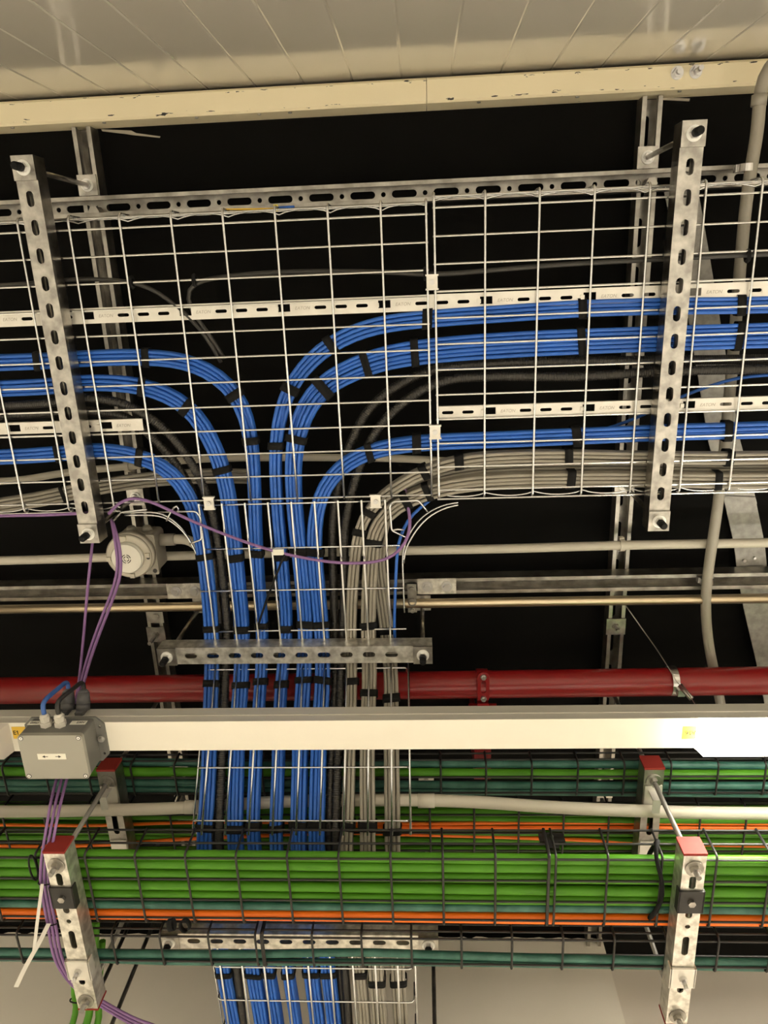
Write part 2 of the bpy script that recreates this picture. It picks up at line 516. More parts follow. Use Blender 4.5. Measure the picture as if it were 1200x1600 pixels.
for cx in (292, 684):
    c = at(cx, 922.5 - (cx - 292)*.019, 1.656)
    part(MB().box(c - Vector((.050, .0205, .004)), c + Vector((.045, .0205, 0))), 'joint_plate', 'galv_lit', cf)
    for dx in (-.026, .022):
        q = c + X*dx - Z*.004
        o = part(MB().cyl(q - Z*.002, q, .0135, 20), 'washer', 'bright', cf)
        part(MB().cyl(q - Z*.010, q - Z*.002, .009, 6), 'hex_bolt', 'bright', cf)

# ---------------------------------------------------------------- trapeze hangers of the main tray
def trap_slots(L): return [slot(.073 + .05*k, 0, .028, .0135) for k in range(int((L - .125)/.05) + 1)]
for x, xe, lab in ((-.7165, -.714, 'left'), (.480, .474, 'right')):
    lab2 = {'left': 'galvanised slotted trapeze channel with rod caps under the left part of the main tray',
            'right': 'galvanised slotted trapeze channel with rod caps under the right part of the main tray'}[lab]
    t = thing('trapeze_hanger', lab2, 'hanger', V(x, .14, 1.43))
    y0, y1 = -.236, .516
    channel(t, 'channel_body', V(x, y0, 1.43), V(xe, y1, 1.43), trap_slots(y1 - y0), h=.0385)
    rod_set(t, x, -.215, 1.43, CS)
    rod_set(t, xe, .494, 1.43, CS)
for pL, pR, h, lab in ((V(-.584, .790, 1.43), V(-.012, .793, 1.43), 1.43, 'galvanised trapeze channel under the level end of the branch tray by the red pipe'),
                       (V(-.571, 1.343, 1.185), V(-.014, 1.342, 1.185), 1.185, 'galvanised trapeze channel seen behind the black baskets near the front wall')):
    t = thing('trapeze_hanger', lab, 'hanger', (pL + pR)/2)
    u = (pR - pL).normalized()
    a, c = pL - u*.021, pR + u*.021
    L = (c - a).length
    channel(t, 'channel_body', a, c, [slot(.074 + .05*k, 0, .028, .0125) for k in range(10)], h=.0385, m='galv_lit')
    for q in (pL, pR): rod_set(t, q.x, q.y, h, CS)

# ================================================================ WIRE MESH TRAYS
RW = .0021
def xwire(L, m, r=RW): return shared(('long_wire', round(L, 4), m, r), lambda: MB().cyl((0, 0, 0), (L, 0, 0), r, 8), m)
def arc_path(pts, rad=.012, n=4):             # polyline with rounded corners
    pts = [Vector(q) for q in pts]; out = [pts[0]]
    for i in range(1, len(pts) - 1):
        a = (pts[i-1] - pts[i]).normalized(); c = (pts[i+1] - pts[i]).normalized()
        s, e = pts[i] + a*rad, pts[i] + c*rad
        for k in range(n + 1):
            t = k/n; out.append(s*(1-t)**2 + pts[i]*2*t*(1-t) + e*t*t)
    out.append(pts[-1]); return out
def cross(pts, m, key, r=RW + .0003):
    return shared(('cross_wire',) + key + (m,), lambda: MB().tube(arc_path(pts), r, 8), m)

main = 'zinc'
BH = 1.47                                     # wire plane of the main tray
def main_tray(label, x0, x1, xs, dy, branch):
    t = thing('wire_mesh_tray', label, 'cable tray', V((x0 + x1)/2, .16, BH))
    ya, yb = -.135 + dy, .461 + dy
    full = cross([(0, ya, .052), (0, ya, 0), (0, yb - .002, 0), (0, yb - .002, .015)], main, ('full', dy))
    cut = cross([(0, ya, .052), (0, ya, 0), (0, .3, 0), (0, .444, 0)], main, ('cut', dy))
    for x in xs:
        inst(cut if branch and x > -.60 else full, 'cross_wire', t, V(x, dy*0, BH))
    for k in range(12):
        inst(xwire(x1 - x0, main), 'long_wire', t, V(x0, -.109 + .05*k + dy, BH + .0045))
    zs = []
    xa = x0
    ends = [(x0, x1)] if not branch else [(x0, -.66)]
    for yy, segs in ((ya, [(x0, x1)]), (yb, ends)):
        for s0, s1 in segs:
            for hh in ((.027, .052) if yy == ya else (.009,)):
                inst(xwire(s1 - s0, main), 'rim_wire', t, V(s0, yy + (.0045 if yy == ya else .0012), BH + hh))
            pts = []; n = int((s1 - s0)/.0125)
            for k in range(n + 1):
                x = s0 + (s1 - s0)*k/n
                ph = ((x - xs[0]) / .1) % 1.0
                pts.append(V(x, yy + (1 if yy == ya else -1)*(.0035 + .0095*(1 - abs(math.sin(math.pi*ph))**.55)), BH + (.050 if yy == ya else .009)))
            part(MB().tube(pts, .0016, 6), 'wavy_edge_wire', main, t)
    return t
xs_l = [round(-1.27 + .1*k, 3) for k in range(13)] + [.015]
tray_l = main_tray('left length of bright wire mesh tray with the branch opening at its far edge', -1.3, .018, xs_l, 0, True)
xs_r = [.030] + [round(.125 + .1*k, 3) for k in range(13)]
tray_r = main_tray('right length of bright wire mesh tray carrying blue and grey cables', .027, 1.35, xs_r, -.010, False)

# branch tray: level piece
t = thing('wire_mesh_tray', 'level bright mesh branch piece with curved corners joining the main tray', 'cable tray', V(-.28, .6, BH))
bx = [-.484 + .05*k for k in range(9)]
me = shared(('branch_long',), lambda: MB().cyl((0, 0, 0), (0, .325, 0), RW + .0003, 8), main)
for x in bx: inst(me, 'long_wire', t, V(x, .447, BH))
for yy, xa, xb in ((.452, -.487, -.080), (.553, -.487, -.056), (.653, -.505, -.051), (.753, -.500, -.048)):
    part(MB().tube([V(xa, yy, BH + .0045), V(xb, yy, BH + .0045)], RW, 8), 'cross_wire', main, t)
def poly(pts, H, r=RW, n=8, step=.012, sm=True):
    q = [at(a, c, H) for a, c in pts]
    return MB().tube(smooth(q, step) if sm else arc_path(q, .006), r, n)
part(poly([(716, 785), (707, 786), (690, 790), (670, 800), (655, 812), (642, 830), (632, 852), (629, 870), (630, 910), (632, 957)], BH + .04), 'curved_rim_wire', main, t)
part(poly([(716, 789), (700, 792), (684, 799), (668, 809), (652, 826), (642, 842), (633, 860), (631, 880)], BH + .015), 'curved_rim_wire', main, t)
part(poly([(187, 801), (247, 801), (269, 812), (286, 827), (299, 849), (308, 869), (314, 899), (316, 930), (321, 980)], BH + .04), 'curved_rim_wire', main, t)
part(poly([(195, 805), (250, 806), (272, 818), (289, 833), (301, 853), (310, 872), (316, 902), (318, 930)], BH + .015), 'curved_rim_wire', main, t)
part(poly([(669, 801), (654, 782), (614, 784), (609, 790), (612, 829), (635, 840)], BH - .004, sm=False), 'spring_clip', main, t)
part(poly([(612, 829), (617, 823), (625, 823), (631, 828)], BH - .004), 'spring_clip', main, t)
part(poly([(247, 800), (306, 799), (313, 808), (315, 843), (296, 850)], BH - .004, sm=False), 'spring_clip', main, t)
part(poly([(260, 814), (272, 790), (277, 786), (282, 791), (278, 801)], BH - .004), 'spring_clip', main, t)
part(poly([(175, 816), (190, 800), (230, 796)], BH + .01, sm=False), 'spring_clip', main, t)

# branch tray: ramp and far level pieces
def branch_piece(label, Ya, Yb, cys, w0, w1, lift=0):
    Yc = (Ya + Yb)/2
    t = thing('wire_mesh_tray', label, 'cable tray', V(-.28, Yc, prof(Yc)))
    n = 12
    def P(x, y, dz=0): return V(x, y, prof(y) + dz)
    # wires run straight along the ramp
    for x in bx:
        part(MB().tube([P(x, Ya), P(x, Yb)], RW + .0003, 8), 'long_wire', main, t)
    sl = (prof(Yb) - prof(Ya)) / (Yb - Ya)
    nv = Vector((0, -sl, 1)).normalized()
    for y in cys:
        q = P(0, y, .0045)
        pts = [Vector((w0, q.y, q.z)) + nv*.05, Vector((w0, q.y, q.z)), Vector((w1, q.y, q.z)), Vector((w1, q.y, q.z)) + nv*.05]
        part(MB().tube(arc_path(pts), RW, 8), 'cross_wire', main, t)
    for x in (w0 - .004, w1 + .004):
        for d in (.022, .050):
            a, c = P(x, Ya) + nv*d, P(x, Yb) + nv*d
            part(MB().tube([a, c], RW, 8), 'rim_wire', main, t)
    return t
branch_piece('bright mesh branch piece ramping down past the white lamp rail', .815, 1.0995, [.835, .918, .998, 1.080], -.506, -.050)
branch_piece('bright mesh branch piece below the black baskets beside the front wall', 1.30, 1.925, [1.268 + .1*k for k in range(1, 7)], -.503, -.050)

# tray clips with bolts
def clip_thing(px, py, lab):
    p = at(px, py, BH - .005)
    t = thing('splice_clip', lab, 'clip', p, 'bolted clips joining the bright mesh trays')
    part(MB().box(p - Vector((.0105, .0115, .004)), p + Vector((.0105, .0115, 0))).box(p + Vector((-.0125, -.0145, -.004)), p + Vector((.0125, -.0115, .004))).box(p + Vector((-.0125, .0115, -.004)), p + Vector((.0125, .0145, .004))), 'clip_plate', 'rail', t)
    part(MB().cyl(p - Z*.0075, p - Z*.004, .0052, 12).cyl(p - Z*.009, p - Z*.0075, .0028, 6), 'bolt', 'bright', t)
clip_thing(675, 441, 'small square bolted clip on the tray joint above the perforated rail')
clip_thing(680, 675, 'small square bolted clip on the tray joint beside the lower right rail')
clip_thing(327, 786, 'small square bolted clip at the left corner of the branch opening')
clip_thing(587, 783, 'small square bolted clip at the grey cable end of the branch opening')

# ---------------------------------------------------------------- perforated support rails lying in the tray
def rail(label, x0, x1, yc, ph, w=.0245):
    h = BH + .0085
    t = thing('perforated_rail', label, 'rail', V((x0 + x1)/2, yc, h))
    L = x1 - x0; hol = []; per = .198
    k0 = math.floor((x0 - ph)/per) - 1
    for k in range(k0, k0 + int(L/per) + 4):
        xq = ph + k*per - x0
        if xq > .01 and xq + .024 < L - .004: hol.append(rect(xq, -.0075, xq + .024, .0068))
        for s in (.084, .125, .166):
            c = xq + s - .012 + .012
            if c - .013 > .004 and c + .013 < L - .004: hol.append(slot(c, .0008, .0235, .0066))
    b = MB().plate(rect(0, -w/2, L, w/2), hol, .0016, (V(x0, yc, h), X, Y, Z))
    b.box(V(x0, yc - w/2, h + .0016), V(x1, yc - w/2 + .0016, h + .009)).box(V(x0, yc + w/2 - .0016, h + .0016), V(x1, yc + w/2, h + .009))
    part(b, 'rail_body', 'rail', t)
    for k in range(k0, k0 + int(L/per) + 4):
        xq = ph + k*per
        if x0 + .01 < xq < x1 - .03:
            q = V(xq - .002, yc + .001, h - .003)
            part(MB().box(q - Vector((.0035, .004, .001)), q + Vector((.0035, .004, .003))), 'tab', 'rail', t)
        if x0 < xq + .036 and xq + .065 < x1:
            text('EATON', .0088, t, 'stamped_text', 'stamp', (V(xq + .048, yc + .001, h - .0001), X, -Y), depth=.0002, shear=.25)
    return t
rail('bright perforated rail lying across the mesh tray above the topmost blue bundle', -1.3, 1.35, .0512, -.2800, .0300)
rail('short left perforated rail lying between corrugated conduits and the lowest blue bundle', -1.3, -.584, .2735, -.674)
rail('right perforated rail lying between corrugated conduits and the lower blue bundle', .033, 1.35, .2675, .124)

# ================================================================ CABLE BUNDLES
def arrange(rows, r):
    o = []
    for j, cnt in enumerate(rows):
        for i in range(cnt): o.append(((i - (cnt - 1)/2)*2*r*1.03, j*r*1.78))
    return o
def bundle(name, label, px, m, rows, r, straps, rows2=None, off=.0085, ext=None, cat='cable bundle', flatten=1.0, step=.025, sw=.0165, free=None, wob=.0006):
    pts = [on(a, c, off) if free is None else at(a, c, free) for a, c in px]
    if ext: pts = [pts[0] + Vector(ext[0])] * (1 if ext[0] else 0) + pts + ([pts[-1] + Vector(ext[1])] if ext[1] else [])
    cp = smooth(pts, step)
    N = len(cp)
    base = cp[N//2].copy()
    t = thing(name, label, cat, base)
    fr = []
    for i in range(N):
        tg = (cp[min(i+1, N-1)] - cp[max(i-1, 0)]).normalized()
        s = tg.cross(Z).normalized(); u = s.cross(tg).normalized()
        fr.append((s, u))
    A = arrange(rows, r); B = arrange(rows2 or rows, r)
    A.sort(key=lambda q: q[0]); B.sort(key=lambda q: q[0])
    bl = [min(1, max(0, (q.y - .12)/.30)) for q in cp]
    bl = [q*q*(3 - 2*q) for q in bl]
    for (a0, c0), (a1, c1) in zip(A, B):
        ph = random.random()*6.28; ph2 = random.random()*6.28; fq = .12 + random.random()*.10
        path = [cp[q] + fr[q][0]*(a0 + (a1 - a0)*bl[q] + wob*math.sin(q*fq + ph)) + fr[q][1]*(c0 + (c1 - c0)*bl[q] + (wob*.6)*math.sin(q*fq*.8 + ph2)) for q in range(N)]
        part(MB().tube(path, r, 7), 'cable', m, t)
    def size(i):
        f = bl[i]; R1, R2 = rows, rows2 or rows
        return ((max(R1)*(1 - f) + max(R2)*f)*r*1.03 + r*.4, ((len(R1) - 1)*(1 - f) + (len(R2) - 1)*f)*r*1.80)
    for sx, sy in straps:
        P = on(sx, sy, off) if free is None else at(sx, sy, free)
        i = min(range(N), key=lambda q: (cp[q] - P).length)
        i = max(1, min(N - 2, i))
        tg = (cp[i+1] - cp[i-1]).normalized(); s, u = fr[i]; c = cp[i]
        W, hgt = size(i)
        e = r*1.35
        prof_ = []
        for (cx_, cy_, a0) in ((W - r*1.3, hgt, 0), (-(W - r*1.3), hgt, 90), (-(W - r*1.3), 0, 180), (W - r*1.3, 0, 270)):
            for q in range(4):
                an = math.radians(a0 + q*30)
                prof_.append((cx_ + math.cos(an)*r*1.75, cy_ + math.sin(an)*e))
        ww = sw*(.85 + random.random()*.35)/2; n = len(prof_)
        sk = random.uniform(-.12, .12)
        vs = []
        for (dd, g) in ((-ww, 1), (ww, 1), (ww, .9), (-ww, .9)):
            for a, b_ in prof_:
                vs.append(c + tg*(dd + sk*a) + s*(a*(1 if g == 1 else .97)) + u*(hgt/2 + (b_ - hgt/2)*(1 if g == 1 else .93)))
        fs = []
        for q in range(4):
            for z in range(n):
                fs.append((q*n + z, q*n + (z+1) % n, ((q+1) % 4)*n + (z+1) % n, ((q+1) % 4)*n + z))
        part(MB().add(vs, fs, True), 'hook_and_loop_strap', 'velcro', t)
    return t

RC = .0040
EL, ER = (-.45, 0, 0), (.45, 0, 0)
# lower ends run under the black baskets and on into the far piece
def tail(xa, xb): return [(xa, 1335), (xa + (xb - xa)*.35, 1400), (xa + (xb - xa)*.75, 1470), (xb, 1530), (xb + (640 - xb)*.035 + 4, 1600)]
bundle('cable_bundle', 'blue cable bundle coming from the left, uppermost of the three there', [(0, 567), (60, 565), (150, 560), (225, 559), (290, 566), (340, 590), (375, 630), (391, 690), (396, 760), (398, 830), (403, 920), (408, 985), (406, 1060), (401, 1130), (397, 1210), (394, 1290)] + tail(397, 420), 'blue', (4, 4, 4), RC,
       [(60, 565), (228, 559), (362, 613), (393, 680), (400, 868), (408, 978), (405, 1068), (394, 1296), (418, 1525)], rows2=(3, 3, 3, 3), ext=(EL, (0, .25, 0)))
bundle('cable_bundle', 'blue cable bundle coming from the left, middle of the three there', [(0, 608), (90, 603), (140, 598), (225, 605), (290, 635), (328, 688), (350, 750), (362, 830), (369, 900), (377, 985), (376, 1060), (371, 1130), (368, 1210), (366, 1290)] + tail(368, 396), 'blue', (4, 4, 4), RC,
       [(90, 603), (228, 606), (298, 643), (343, 728), (367, 868), (377, 978), (376, 1068), (366, 1296), (395, 1525)], rows2=(4, 4, 4), ext=(EL, (0, .25, 0)))
bundle('cable_bundle', 'blue cable bundle coming from the left, lowest of the three there', [(0, 715), (100, 709), (160, 705), (225, 717), (270, 742), (300, 788), (316, 850), (325, 920), (330, 985), (331, 1040), (329, 1090), (325, 1210), (320, 1290)] + tail(318, 350), 'blue', (4, 4, 3), RC,
       [(100, 709), (225, 717), (322, 868), (330, 980), (330, 1075), (320, 1296), (347, 1525)], rows2=(4, 4, 3), ext=(EL, (0, .25, 0)))
bundle('cable_bundle', 'blue cable bundle from the right, uppermost, just below the perforated rail', [(1200, 476), (1080, 478), (920, 482), (790, 490), (660, 499), (580, 511), (520, 536), (475, 574), (447, 618), (433, 670), (429, 720), (431, 780), (437, 850), (443, 920), (447, 985), (439, 1060), (435, 1130), (433, 1210), (430, 1290)] + tail(431, 450), 'blue', (4, 4, 4), RC,
       [(1160, 477), (917, 482), (665, 498), (520, 536), (452, 610), (430, 704), (437, 868), (446, 980), (439, 1068), (430, 1296), (449, 1525)], rows2=(3, 3, 3, 3), ext=(ER, (0, .25, 0)))
bundle('cable_bundle', 'blue cable bundle from the right, second from the top, just above black conduits', [(1200, 524), (1050, 529), (910, 534), (780, 540), (660, 550), (580, 566), (505, 603), (472, 650), (459, 700), (457, 760), (463, 830), (471, 900), (477, 985), (474, 1060), (469, 1130), (467, 1210), (465, 1290)] + tail(466, 486), 'blue', (6, 6, 4), RC,
       [(1150, 525), (908, 534), (648, 551), (577, 567), (500, 607), (460, 695), (466, 868), (477, 978), (473, 1070), (465, 1298), (485, 1527)], rows2=(4, 4, 4, 4), ext=(ER, (0, .25, 0)))
bundle('cable_bundle', 'blue cable bundle from the right, third from the top, just above grey cables', [(1200, 673), (1050, 677), (900, 683), (780, 688), (660, 693), (580, 706), (532, 732), (503, 770), (492, 815), (491, 860), (495, 910), (502, 985), (504, 1060), (499, 1130), (496, 1210), (494, 1290)] + tail(494, 513), 'blue', (5, 5, 4), RC,
       [(1140, 675), (903, 683), (653, 694), (573, 708), (493, 868), (502, 980), (504, 1072), (494, 1296), (512, 1525)], rows2=(4, 4, 4, 2), ext=(ER, (0, .25, 0)))
bundle('cable_bundle', 'grey cable bundle turning down into the branch, nearest the black conduits', [(1200, 717), (1000, 716), (900, 714), (800, 715), (720, 722), (655, 742), (600, 776), (566, 815), (555, 870), (550, 930), (548, 985), (549, 1060), (547, 1130), (545, 1210), (543, 1290)] + tail(541, 563), 'grey', (4, 5, 4), RC,
       [(1135, 716), (895, 714), (722, 722), (655, 742), (571, 806), (560, 836), (549, 1062), (543, 1296), (562, 1523)], rows2=(3, 3, 3, 3, 1), ext=(ER, (0, .25, 0)))
bundle('cable_bundle', 'grey cable bundle turning down into the branch, middle of the three there', [(1200, 752), (1000, 750), (900, 750), (800, 752), (720, 758), (655, 774), (610, 798), (586, 830), (579, 880), (576, 940), (575, 985), (577, 1060), (574, 1130), (573, 1210), (574, 1290)] + tail(574, 588), 'grey', (6, 6, 4), RC,
       [(1130, 750), (900, 750), (664, 771), (628, 788), (584, 842), (577, 985), (577, 1075), (574, 1298), (588, 1530)], rows2=(4, 4, 4, 4), ext=(ER, (0, .25, 0)), off=.009)
bundle('cable_bundle', 'grey cable bundle in the branch beside its right rim', [(1200, 738), (1000, 734), (900, 734), (800, 737), (720, 744), (660, 760), (612, 786), (594, 830), (590, 880), (598, 940), (604, 985), (611, 1060), (611, 1130), (612, 1210), (613, 1290)] + tail(613, 622), 'grey', (4, 4, 3), RC,
       [(605, 985), (611, 1082), (613, 1300), (622, 1540)], rows2=(4, 4, 3), ext=(ER, (0, .25, 0)), off=.034)
bundle('cable_bundle', 'slack grey cables sagging behind the left part of the main tray', [(-60, 797), (0, 790), (60, 781), (120, 768), (180, 757), (240, 749), (300, 745), (340, 744)], 'grey', (4, 4, 2), .0042,
       [(106, 770)], free=1.58, ext=(EL, (.085, .004, 0)), sw=.009)

# ---------------------------------------------------------------- corrugated conduits
def corrugated(label, px, off, r=.0100):
    pts = [on(a, c, off) for a, c in px]
    pts = [pts[0] + (pts[0] - pts[1]).normalized()*.4] + pts + [pts[-1] + Y*.2]
    cp = smooth(pts, .0015)
    rr = [r*(1.0 if (i % 3) < 2 else .80) for i in range(len(cp))]
    solo(MB().tube(cp, rr, 9), 'corrugated_conduit', 'conduit_black', label, 'conduit', cp[len(cp)//2])
corrugated('black corrugated conduit from the left, upper of the pair curving into the branch', [(0, 634), (70, 630), (140, 622), (205, 636), (258, 672), (300, 725), (328, 790), (343, 860), (350, 920), (355, 985), (352, 1060), (350, 1130), (346, 1210), (343, 1290), (344, 1335), (360, 1440), (372, 1530), (380, 1600)], .018)
corrugated('black corrugated conduit from the left, lower of the pair curving into the branch', [(0, 650), (70, 646), (130, 642), (195, 652), (243, 688), (285, 740), (313, 800), (330, 860), (338, 920), (344, 985), (342, 1060), (339, 1130), (335, 1210), (331, 1290), (332, 1335), (350, 1440), (362, 1530), (371, 1600)], .030)
corrugated('black corrugated conduit from the right, upper of the pair below the blue bundles', [(1200, 561), (1050, 563), (900, 564), (780, 567), (690, 575), (625, 600), (575, 642), (547, 695), (530, 750), (521, 800), (519, 850), (521, 920), (523, 985), (524, 1060), (520, 1130), (517, 1210), (515, 1290), (515, 1335), (524, 1440), (532, 1530), (537, 1600)], .036)
corrugated('black corrugated conduit from the right, lower of the pair below the blue bundles', [(1200, 576), (1050, 580), (900, 588), (780, 588), (700, 594), (645, 618), (598, 660), (570, 708), (552, 760), (541, 810), (538, 850), (538, 920), (536, 985), (533, 1060), (530, 1130), (527, 1210), (525, 1290), (525, 1335), (532, 1440), (540, 1530), (545, 1600)], .024)

# dark thin cables lying at the near side of the main tray
def cable(px, H, r, m, name, label, cat='cable', n=8, ext0=None, ext1=None, step=.02, grp=None):
    pts = [at(q[0], q[1], q[2] if len(q) > 2 else H) for q in px]
    if ext0: pts = [pts[0] + Vector(ext0)] + pts
    if ext1: pts = pts + [pts[-1] + Vector(ext1)]
    cp = smooth(pts, step)
    return solo(MB().tube(cp, r, n), name, m, label, cat, cp[len(cp)//2], grp)
t = thing('dark_cable_run', 'two thin dark grey cables tied to the near wires of the main tray', 'cable', at(400, 430, 1.48))
def sub_tube(parent, px, H, r, m, name, n=8, ext0=None, ext1=None, step=.02):
    pts = [at(q[0], q[1], q[2] if len(q) > 2 else H) for q in px]
    if ext0: pts = [pts[0] + Vector(ext0)] + pts
    if ext1: pts = pts + [pts[-1] + Vector(ext1)]
    return part(MB().tube(smooth(pts, step), r, n), name, m, parent)
sub_tube(t, [(0, 446), (80, 439), (150, 436), (205, 441), (240, 452), (270, 474), (300, 500), (325, 530), (345, 566, 1.50)], 1.482, .0042, 'dark_cable', 'cable', ext0=EL)
sub_tube(t, [(350, 560, 1.51), (330, 528), (310, 500), (296, 480), (290, 462), (294, 447), (310, 439), (380, 429), (480, 424), (600, 425), (672, 429), (760, 423), (870, 414), (1050, 404), (1200, 397)], 1.484, .0046, 'dark_cable', 'cable', ext1=ER)
for px, py in ((206, 441), (304, 438), (664, 428), (1168, 400)):
    q = at(px, py, 1.479)
    part(MB().tube([q + Vector((0, .010*math.cos(a), .009*math.sin(a))) for a in [k*math.pi/5 for k in range(10)]], .0036, 6, closed=True), 'hook_and_loop_strap', 'velcro', t)

# ================================================================ PIPES AND CONDUITS
def xpipe(name, label, m, px, H, r, ext=True, n=20, cat='conduit'):
    pts = [at(a, c, H) for a, c in px]
    if ext is True: pts = [pts[0] + Vector((-.7, 0, 0))] + pts + [pts[-1] + Vector((.7, 0, 0))]
    elif ext == 'L': pts = [pts[0] + Vector((-.7, 0, 0))] + pts
    elif ext == 'R': pts = pts + [pts[-1] + Vector((.7, 0, 0))]
    t = thing(name, label, cat, pts[len(pts)//2])
    part(MB().tube(smooth(pts, .03), r, n), 'tube', m, t)
    return t
def saddle(t, p, r, m='pvc_light', u=X, w=.011):
    v = u.cross(Z)
    pts = [p + v*(r + .003)*math.cos(a) - Z*(r + .003)*math.sin(a) for a in [k*math.pi/8 for k in range(9)]]
    b = MB()
    b.ring(p - u*w/2, p + u*w/2, r + .003, r + .0002, 20)
    b.box(p - Vector((w/2 if abs(u.x) > .5 else r + .006, r + .006 if abs(u.x) > .5 else w/2, -r*.4)), p + Vector((w/2 if abs(u.x) > .5 else r + .006, r + .006 if abs(u.x) > .5 else w/2, r + .006)))
    part(b, 'saddle_clip', m, t)

red = thing('fire_pipe', 'red painted steel pipe across the ceiling behind the white lamp rail', 'pipe', V(0, .962, 1.58))
RP = .0335
part(MB().tube([V(-1.7, .968, 1.58), V(1.7, .955, 1.58)], RP, 32), 'tube', 'red', red)
c = V(.13, .9615, 1.58)
b = MB().ring(c - X*.0135, c + X*.0135, RP + .005, RP - .001, 30)
b.box(c + Vector((-.0135, RP + .001, -.030)), c + Vector((.0135, RP + .034, -.014)))
b.box(c + Vector((-.034, RP + .012, -.030)), c + Vector((.034, RP + .040, -.012)))
b.plate(slot(-.018, 0, .080, .028, 8), [slot(-.018, 0, .034, .012, 6)], .006, (c - Z*(RP + .008), Y, X, Z))
part(b, 'pipe_clamp', 'red', red)
for d in (-.047, .012):
    q = c + Vector((0, d, -RP - .008))
    part(MB().cyl(q - Z*.006, q, .0075, 6).cyl(q - Z*.012, q - Z*.006, .004, 8), 'clamp_bolt', 'bright', red)
part(MB().box(c + Vector((-.021, RP + .036, -.022)), c + Vector((.021, .26, .0))).box(c + Vector((-.021, RP + .036, 0)), c + Vector((-.016, .26, CEIL - 1.58))), 'bracket_arm', 'red', red)
q = at(1050, 1065, 1.58); q.y = .9565; q.z = EYE + 1.58
part(MB().ring(q - X*.008, q + X*.008, RP + .0022, RP - .0005, 30).box(q + Vector((-.002, -.004, -RP - .018)), q + Vector((.014, .012, -RP - .001))), 'hose_band', 'bright', red)

bc = thing('steel_conduit', 'brass toned steel conduit running beside the open cross channel', 'conduit', V(0, .769, 1.641))
part(MB().tube([V(-1.7, .766, 1.641), V(1.7, .772, 1.641)], .0118, 20), 'tube', 'brass', bc)
q = at(644, 936, 1.632)
part(MB().box(q - Vector((.011, .040, 0)), q + Vector((.011, .036, .004))).ring(q + Vector((0, .008, -.004)), q + Vector((0, .008, 0)), .0105, .0065, 18).cyl(q + Vector((0, -.026, -.005)), q + Vector((0, -.026, 0)), .007, 8).cyl(q + Vector((0, .030, -.005)), q + Vector((0, .030, 0)), .006, 8), 'hanger_plate', 'galv_dull', bc)

t = xpipe('pvc_conduit', 'pale straight conduit crossing behind the branch and through the sounder box', 'pvc_light', [(0, 876), (170, 871), (300, 868), (450, 864), (600, 861), (800, 857), (970, 852), (1200, 848)], 1.648, .0110)
saddle(t, at(972, 852, 1.648), .0110)
t = xpipe('pvc_conduit', 'pale conduit rising from the left edge behind the trays, tied to ceiling channel', 'pvc_light', [(0, 752), (60, 745), (130, 735), (200, 729), (300, 718), (400, 715), (520, 715), (640, 717), (720, 722), (820, 726)], 1.665, .0088, ext='L')
saddle(t, at(199, 729, 1.665), .0088)
t = thing('pvc_conduit', 'pale conduit running front to back at the right over the trays', 'conduit', at(1140, 700, 1.62))
pts = [at(1215, 90, 1.60), at(1196, 108, 1.60), at(1187, 150, 1.60), at(1184, 200, 1.60), at(1168, 300, 1.61), at(1158, 400, 1.62), at(1145, 560, 1.62), at(1132, 700, 1.62), at(1120, 800, 1.62), at(1105, 905, 1.63), at(1103, 960, 1.64), at(1108, 1010, 1.64), at(1122, 1080, 1.64), at(1138, 1160, 1.63)]
part(MB().tube(smooth(pts, .02), .0118, 18), 'tube', 'pvc', t)
q0, q1 = at(1187, 148, 1.60), at(1185, 166, 1.60)
part(MB().cyl(q0, q1, .0142, 18), 'coupler', 'pvc', t)
for px, py, h in ((1166, 262, 1.607), (1104, 908, 1.64)):
    saddle(t, at(px, py, h), .012, 'bright', u=Y, w=.014)
t = xpipe('pvc_conduit', 'thick grey conduit clipped under the upper black basket hangers', 'pvc_light', [(0, 1268), (150, 1266), (290, 1262), (450, 1252), (620, 1250), (690, 1251), (760, 1254), (860, 1261), (1000, 1267), (1200, 1271)], 1.301, .0128)
for a, c in ((302, 1261), (666, 1251)):
    q = at(a, c, 1.301)
    part(MB().cyl(q - X*.018, q + X*.018, .0146, 20), 'coupler', 'pvc_light', t)
for a, c in ((163, 1257), (1025, 1262)):
    q = at(a, c, 1.286)
    part(MB().box(q - Vector((.008, .020, .002)), q + Vector((.008, .013, .0))).box(q + Vector((-.008, -.020, 0)), q + Vector((.008, -.017, .03))), 'clip_tab', 'rail', t)

# galvanised flat strap at the right, above the trays
t = thing('flat_strap', 'wide galvanised flat strap slanting across the ceiling behind the right hanger', 'strap', at(1150, 780, 1.72))
e = [((1036, 290), (1090, 292)), ((1060, 407), (1110, 407)), ((1086, 560), (1135, 560)), ((1107, 690), (1157, 690)), ((1132, 785), (1183, 787))]
b = MB(); n = len(e)
vs = [at(*q[0], 1.728) for q in e] + [at(*q[1], 1.728) for q in e]
vs += [q + Z*.003 for q in vs]
fs = [(k, k+1, n+k+1, n+k) for k in range(n-1)] + [(2*n+k+1, 2*n+k, 3*n+k, 3*n+k+1) for k in range(n-1)]
fs += [(k, 2*n+k, 2*n+k+1, k+1) for k in range(n-1)] + [(n+k+1, 3*n+k+1, 3*n+k, n+k) for k in range(n-1)]
b.add(vs, fs); part(b, 'strap_piece', 'strap', t)
e = [((1130, 775), (1180, 777)), ((1147, 850), (1195, 850)), ((1151, 885), (1198, 883)), ((1162, 950), (1213, 950)), ((1183, 1040), (1238, 1040)), ((1197, 1110), (1255, 1110))]
b = MB(); n = len(e)
hs = [1.724, 1.722, 1.712, 1.712, 1.712, 1.712]
vs = [at(*q[0], h) for q, h in zip(e, hs)] + [at(*q[1], h) for q, h in zip(e, hs)]
vs += [q + Z*.003 for q in vs]
